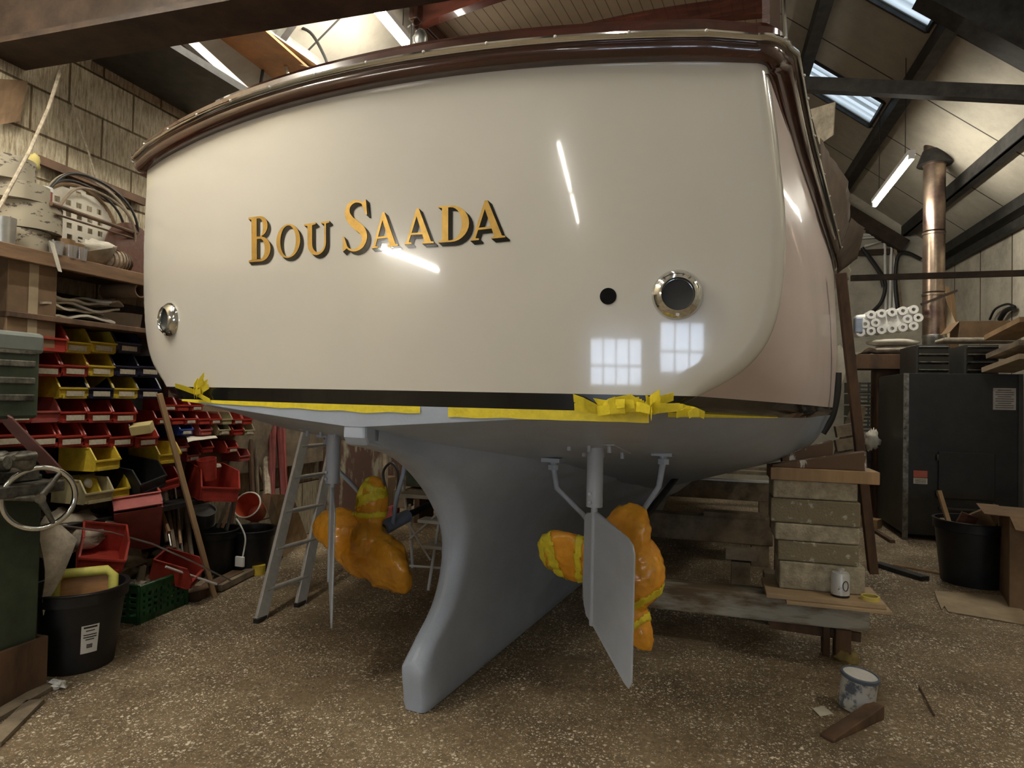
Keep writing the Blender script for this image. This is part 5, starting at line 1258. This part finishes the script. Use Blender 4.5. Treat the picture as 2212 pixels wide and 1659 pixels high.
a0, a1 = at(2026, 1090, y=SY0), at(2150, 1104, y=SY0); MB().box(((a0.x+a1.x)/2-cx_, -hy-.02, a1.z), (a1.x-a0.x, .05, .02)).build('ash_lip', m_boils, t)
def plate_(px0, py0, px1, py1, nm, m, y=SY0):
    a, b2 = at(px0, py0, y=y), at(px1, py1, y=y); return MB().box(((a.x+b2.x)/2-cx_, -hy-.003, (a.z+b2.z)/2), (b2.x-a.x, .006, a.z-b2.z)).build(nm, m, t), a, b2
pl, a, b2 = plate_(2145, 838, 2194, 886, 'rating_plate', mat('dull_plate', (.42, .38, .34), .5, .3))
w = MB()
for k in range(9): w.box(((a.x+b2.x)/2-cx_, -hy-.007, a.z-(a.z-b2.z)*(k+1)/10), ((b2.x-a.x)*(.8 if k % 3 else .6), .002, .006))
w.build('plate_print', m_steel, pl)
pl, a, b2 = plate_(1973, 1016, 2003, 1032, 'warning_sticker', mat('sticker_red', (.45, .10, .06), .5))
pl, a, b2 = plate_(1973, 1032, 2003, 1046, 'warning_sticker', m_paper)
w = MB()
for k in range(4): w.box(((a.x+b2.x)/2-cx_, -hy-.007, a.z-(a.z-b2.z)*(k+1)/5), ((b2.x-a.x)*.8, .002, .004))
w.build('sticker_print', m_steel, pl)
ztp = SH
for px0, px1, nm in ((1986, 2060, 0), (2092, 2168, 1)):
    a, b2 = at(px0, 742, y=SY0+.15), at(px1, 800, y=SY0+.15); w_, h_ = b2.x-a.x, max(.2, a.z-ztp-.005)
    cxx = (a.x+b2.x)/2-cx_
    o = MB().box((cxx, .05, ztp+h_/2), (w_, .6, h_)).build('louvre_housing', m_boils, t, bevel=.004)
    MB().box((cxx, -.255, ztp+h_/2), (w_*.86, .012, h_*.88)).build('outlet_mouth', m_black, o)
    for k in range(4): MB().box((cxx, -.272, ztp+h_*(.12+.26*k)), (w_*.88, .05, .012), RX(-.5)).build('louvre_blade', m_galv if k == 3 else m_iron, o)
fx = at(2010, 730, y=9.05)
fl = MB()
MB().lathe([(.125, 0), (.125, .38), (.132, .39), (.132, .42), (.12, .43)], (fx.x+.03-cx_, 9.02-cy_, SH+.1), 28).build('flue_base', m_galv, t, smooth=True)
z0 = SH+.5; prof = [(.12, 0), (.12, .3), (.126, .31), (.126, .34), (.12, .35)]
zz = z0
for k in range(4):
    hgt = [.55, .75, .85, .9][k]
    MB().lathe([(.118, 0), (.118, hgt-.05), (.126, hgt-.045), (.126, hgt-.02), (.118, hgt-.015)], (fx.x+.02-cx_, 9.02-cy_, zz), 28).build('flue_section', m_flue, t, smooth=True); zz += hgt
    if zz > roofz(fx.x)+.1: break
MB().lathe([(.19, -.05), (.13, .12)], (fx.x+.02-cx_, 9.02-cy_, roofz(fx.x)-.12), 28).build('flue_collar', m_steel, t, smooth=True)
MB().bar((fx.x-.16-cx_, 8.86-cy_, 2.62), (fx.x+.22-cx_, 8.86-cy_, 2.78), .02, .03).build('flue_strap', m_rust, t)
# crate stack, shelf and papers left of the stove
p = at(1872, 850, y=9.3)
t = thing('crate_tower', 'stack of grey slatted plastic crates left of the stove', 'crates', (p.x, 9.4, 0))
for k in range(5):
    b = MB(); z = .95+.15*k
    b.box((0, 0, z+.007), (.42, .4, .012))
    for zz in (.02, .07, .12): b.box((0, -.2, z+zz), (.42, .012, .025))
    for q in range(5): b.box((-.2+.1*q, -.2, z+.07), (.02, .014, .13))
    for x in (-.2, .2): b.box((x, 0, z+.07), (.012, .4, .13))
    b.build('crate', mat('grey_green_plastic', (.17, .18, .14), .6), t)
MB().box((0, 0, .47), (.5, .45, .94)).build('base_cabinet', m_steel, t)
xa, xb = at(1845, 770, y=8.9).x, at(1984, 770, y=8.9).x; zz = at(1915, 798, y=8.9).z
one(MB().box(((xa+xb)/2, 9.0, zz+.09), (xb-xa, .4, .18)).box(((xa+xb)/2+.12, 9.08, zz/2), (xb-xa-.28, .3, zz)), 'brown_chest', m_woodd, 'dark brown flat chest beside the louvred outlets', 'chest', bevel=.006)
zc = zz+.18
for k, (px, h, m, lab) in enumerate(((1935, .10, m_cloth, 'rolled buff cloth under the pack of paper rolls'), (1930, .09, m_paper, 'folded pale sheet just under the pack of paper rolls'))):
    p = at(px, 740, y=8.95); one(MB().blob((p.x, 9.0, zc+.055+.1*k), (.30, .2, h*.55), 20, 10, .08, 3, k), 'folded_cloth', m, lab, 'cloth', smooth='all')
p = at(1870, 745, y=8.9); one(MB().sheet((p.x-.25, 8.85, zc+.02), (p.x+.12, 8.85, zc+.05), (p.x+.1, 9.15, zc+.06), (p.x-.2, 9.15, zc+.03), 8, 6, .09, 6, .003), 'plastic_wrap', m_paper, 'crumpled white wrapping on the brown chest', 'wrapping', smooth='all')
# pack of paper rolls
p0, p1 = at(1864, 735, y=8.85), at(1978, 675, y=8.85); rr = .052
t = thing('paper_roll_pack', 'white pack of paper rolls with open ends showing, left of the flue', 'paper rolls', ((p0.x+p1.x)/2, 8.95, zc+.22))
cols = 6
for j in range(3):
    for i in range(cols):
        if (i, j) in ((2, 1), (3, 1), (0, 2)): continue
        x = -.29+.115*i+(.05 if j == 1 else 0)-.02; z = .055+.10*j+.014*i
        if z > .5: continue
        MB().lathe([(.022, -.1), (rr, -.1), (rr+.001, .1), (.022, .1), (.022, -.1)], (x, 0, z), 20, RX(pi/2)).build('paper_roll', m_whitep, t, smooth=True)
MB().box((-.02, .03, .18), (.66, .15, .26), RY(-.11)).build('wrapper', m_whitep, t, bevel=.03)
MB().box((-.33, -.05, .14), (.09, .12, .2)).build('blue_wrapper', mat('blue_grey_wrap', (.25, .30, .38), .4), t, bevel=.02)
one(MB().blob(at(1882, 950, y=8.2), (.07, .06, .11), 14, 10, .35, 4, 2), 'white_rag', m_paper, 'white rag hanging at the left side of the stove', 'rag', smooth='all')
# cardboard boxes and lumber on and behind the stove
p = at(2108, 705, y=8.7)
t = thing('cardboard_box', 'open brown cardboard box on top of the stove', 'box', (p.x, 8.62, SH+.45))
MB().box((0, 0, .09), (.48, .3, .18)).build('box_body', m_card, t); MB().sheet((.24, -.15, .18), (.24, .15, .18), (.36, .15, .08), (.36, -.15, .08), 3, 3, 0, 1, .004).build('flap', m_cardl, t); MB().sheet((-.24, -.15, .18), (-.24, .15, .18), (-.34, .15, .05), (-.34, -.15, .05), 3, 3, 0, 1, .004).build('flap', m_card, t)
one(MB().box((p.x-.02, 8.62, SH+.42), (.75, .34, .05)), 'bundled_tarpaulin', m_cloth, 'flattened grey bundle under the open cardboard box', 'tarpaulin', bevel=.02)
for k, (a, b2, yy) in enumerate((((2160, 730), (2240, 690), 7.9), ((2165, 770), (2240, 740), 7.8), ((2155, 800), (2240, 770), 7.7))):
    p0, p1 = at(*a, y=yy), at(*b2, y=yy-.6)
    p0.x = min(p0.x, 3.5); p1.x = min(p1.x, 3.55)
    one(MB().bar(p0, p1, .3, .05), 'stored_board', [m_wood, m_woodg, m_cardl][k], ['top board', 'middle board', 'lowest board'][k]+' of the pile at the right edge beside the stove', 'board', 'boards piled right of the stove')
one(MB().box((3.45, 7.45, .89), (.25, .8, 1.77)), 'board_rack', m_woodd, 'dark rack carrying the boards right of the stove', 'rack')
for k, (P, r) in enumerate(((((2138, 690), (2150, 668), (2175, 657), (2192, 662)), .014), (((2160, 690), (2172, 672), (2190, 664)), .03))):
    one(MB().tube(catmull([tuple(at(*q, x=3.54)) for q in P], 6), r, 8), 'hose_loop', m_cable, '%s black hose hooped up by the right wall' % ('thin' if k == 0 else 'thick'), 'hose', smooth=True)
for k, (a, b2) in enumerate((((2068, 740), (2030, 600)), ((2062, 700), (2046, 620)), ((2072, 735), (2056, 630)))):
    p0, p1 = at(*a, y=9.3), at(*b2, y=9.6); p0 = Vector((p0.x+.12, 9.25, .005))
    one(MB().bar(p0, p1, .05, .02), 'leaning_lath', m_wood, '%s pale lath leaning behind the flue' % ORD[k], 'lath', 'laths leaning behind the flue')
one(MB().sheet(at(2050, 735, y=8.9), at(2070, 715, y=8.8), at(2040, 640, y=9.2), at(2030, 660, y=9.2), 4, 4, .03, 5, .004), 'torn_card', m_cardl, 'torn pale card sticking up right of the flue', 'card')
b = MB()
for k in range(7): b.box((3.575, 7.0+.02*k, 1.95+.06*k), (.03, .22, .018))
for s in (-.12, .24): b.box((3.575, 7.0+s, 2.1), (.03, .03, .55))
one(b, 'slatted_vent', m_woodg, 'slatted wooden vent against the right wall', 'vent')
# pipes and cables on the far wall
for k, (a, b2) in enumerate((((1913, 670), (1911, 520)), ((1922, 670), (1926, 510)), ((1931, 672), (1934, 508)))):
    p0, p1 = at(*a, y=YE-.06), at(*b2, y=YE-.06); q = at(1868-10*k, b2[1]+[12, 4, -1][k], y=YE-.06)
    one(MB().tube([p0, p1, q], .022, 8), 'conduit', m_whitep, '%s pale conduit rising on the far wall and turning left' % ORD[k], 'pipe', 'conduits on the far wall')
for k, P in enumerate((((1870, 545), (1893, 575), (1912, 610), (1905, 650), (1882, 676)), ((1862, 535), (1880, 560), (1900, 590), (1909, 620)), ((1940, 670), (1934, 620), (1938, 560), (1955, 545), (1990, 560)))):
    one(MB().tube(catmull([tuple(at(*q, y=YE-.1)) for q in P], 6), .028, 8), 'wall_cable', m_cable, '%s black cable sagging on the far wall by the conduits' % ORD[k], 'cable', 'cables on the far wall', smooth=True)
one(MB().bar(at(1945, 668, y=YE-.04), at(1928, 500, y=YE-.04), .12, .04), 'wall_board', m_woodg, 'pale board on the far wall behind the conduits', 'board')
one(MB().bar(at(1830, 548, y=YE-.05), at(1925, 543, y=YE-.05), .05, .09), 'wall_rail', m_rust, 'dark rail on the far wall left of the conduits', 'rail')
# far bucket, carton, firewood
c = at(2102, 1258, z=0); bucket(c, .22, .27, .50, 'large black bucket of firewood in front of the stove')
for k, (a, b2, r, m, lab) in enumerate((((2056, 1150), (2028, 1060), .018, m_wood, 'long pale stick leaning from the firewood bucket to the stove'), ((2050, 1148), (2034, 1120), .016, m_wood, 'short pale stick at the left of the firewood bucket'))):
    one(MB().bar(at(*a, y=c.y-.08), at(*b2, y=c.y+.05), r*2, r), 'firewood_stick', m, lab, 'stick', 'sticks in the firewood bucket')
for k, (px, py, w, h, m, lab, rot) in enumerate(((2080, 1140, .12, .24, m_mahog2, 'reddish offcut standing in the firewood bucket', .35), (2112, 1135, .22, .22, m_card, 'brown card piece in the middle of the firewood bucket', -.5), (2135, 1128, .1, .3, m_woodd, 'dark board offcut at the right of the firewood bucket', .5), (2122, 1150, .05, .2, m_cardl, 'pale splinter at the front of the firewood bucket', .9))):
    p = at(px, py, y=c.y+.02*k); one(MB().box(p, (w, .025, h), RY(rot) @ RX(.2)), 'firewood_piece', m, lab, 'firewood', 'pieces in the firewood bucket')
a = at(2160, 1292, z=0)
q0 = at(2212, 1340, z=0)
t = thing('cardboard_carton', 'big brown cardboard carton at the right edge', 'carton', (a.x+.33, a.y-.05, 0), -.25)
hc = at(2168, 1105, y=a.y).z
MB().box((0, 0, hc/2), (.62, .6, hc)).build('carton_body', m_card, t, bevel=.005)
MB().sheet((-.31, -.3, hc), (.31, -.3, hc), (.35, -.5, hc-.10), (-.3, -.5, hc-.06), 3, 3, .01, 3, .005).build('front_flap', m_card, t)
MB().sheet((-.31, .3, hc), (-.31, -.3, hc), (-.45, -.28, hc+.0), (-.45, .3, hc+.0), 3, 3, .01, 3, .005).build('side_flap', m_card, t)
# ---- masking paper hung on the starboard rail, grey panel behind
m_mask = mat('masking_paper', (.115, .085, .062), .85, var=.15, sc=7)
def hang(s0, s1, outer, label, seed, m=None):
    rows = []; n = len(outer)-1
    for k in range(n*4+1):
        f = k/4; i = min(int(f), n-1); u = f-i
        px = outer[i][0]*(1-u)+outer[i+1][0]*u; py = outer[i][1]*(1-u)+outer[i+1][1]*u
        ss = s0+(s1-s0)*k/(n*4); l_, z_ = section(ss)[0]
        a_ = Vector((l_+.04, ss, z_-.02)); c_ = bat(px+5*noise.noise(Vector((k*.9, seed, 0))), py, s=ss)
        row = []
        for q in range(6):
            w = a_.lerp(c_, q/5); w = w+Vector((0, .05, 0))*noise.noise(Vector((k*.35, q*.7, seed)))
            row.append(bw(*w))
        rows.append(row)
    return one(MB().grid(rows), 'masking_paper', m or m_mask, label, 'paper', 'paper hung on the boat side', smooth='all', solid=.002)
hang(2.0, 3.3, [(1772, 296), (1782, 318), (1806, 350), (1832, 392), (1836, 440), (1836, 470)], 'upper brown masking paper hanging outside the rail', 2)
hang(3.3, 3.9, [(1838, 472), (1868, 492), (1866, 505), (1852, 558)], 'square brown flap of masking paper lower on the rail', 6)
hang(3.9, 4.5, [(1830, 556), (1838, 575), (1834, 606)], 'torn pale paper end at the lower tip of the masking', 8, m_paper)
p = at(1778, 262, y=6.2)
one(MB().sheet(at(1752, 236, y=6.2), at(1806, 220, y=6.0), at(1802, 292, y=6.0), at(1772, 312, y=6.2), 3, 3, .01, 2, .01), 'grey_panel', m_paperd, 'grey hanging panel beyond the starboard rail', 'panel')
# loose dust and chips swept against the left clutter
RS2 = random.Random(11); b = MB()
for k in range(260):
    px, py = RS2.uniform(120, 700), RS2.uniform(1300, 1500)
    p = at(px, py, z=.004); a = RS2.uniform(0, 6.3); s_ = RS2.uniform(.004, .014)
    b.box(p, (s_, s_*.5, .006), RZ(a))
tag(b.build('wood_chips', m_cardl, kind='stuff'), 'scattered pale chips and flakes on the left floor', 'debris')
# added fill lights out of view, shaped as strips, brightening floor and walls
for (x, y0, y1, z, lab) in ((-2.33, .1, 1.9, 4.2, 'unseen added fill light in the left row, overhead beside the viewer'), (2.9, 2.0, 3.7, 4.0, 'unseen added fill light by the right wall, above the block stack'), (-2.33, 5.7, 7.4, 4.2, 'unseen added fill light in the left row, hidden beyond the stern'), (-3.0, .4, 2.0, 3.6, 'unseen added fill light near the left wall, over the machine'), (-.3, .2, 2.0, 4.6, 'unseen added fill light overhead in the middle, above the viewer')):
    strip((x, y0, z), (x, y1, z), lab, m=m_tubec if x < -2 and (y0 > 5 or x < -2.5) else (m_tubeb if y0 > 1 else None))
EXPO = 0.18
# ================================================================ CAMERA, WORLD, VIEW
cd = bpy.data.cameras.new('camera'); cam = bpy.data.objects.new('camera', cd); COL.objects.link(cam)
cd.sensor_fit = 'HORIZONTAL'; cd.sensor_width = 36.0; cd.lens = 36.0*FPX/2212.0; cd.clip_start = .02
cam.matrix_world = Matrix.Translation(EYEV) @ Matrix((CR, CU, -CF)).transposed().to_4x4()
SC.camera = cam
W = bpy.data.worlds.new('world'); SC.world = W; W.use_nodes = True
W.node_tree.nodes['Background'].inputs[0].default_value = (.75, .85, 1, 1); W.node_tree.nodes['Background'].inputs[1].default_value = .25
vs = SC.view_settings; vs.view_transform = 'Standard'; vs.look = 'None'; vs.exposure = EXPO; vs.gamma = 1; vs.use_curve_mapping = False
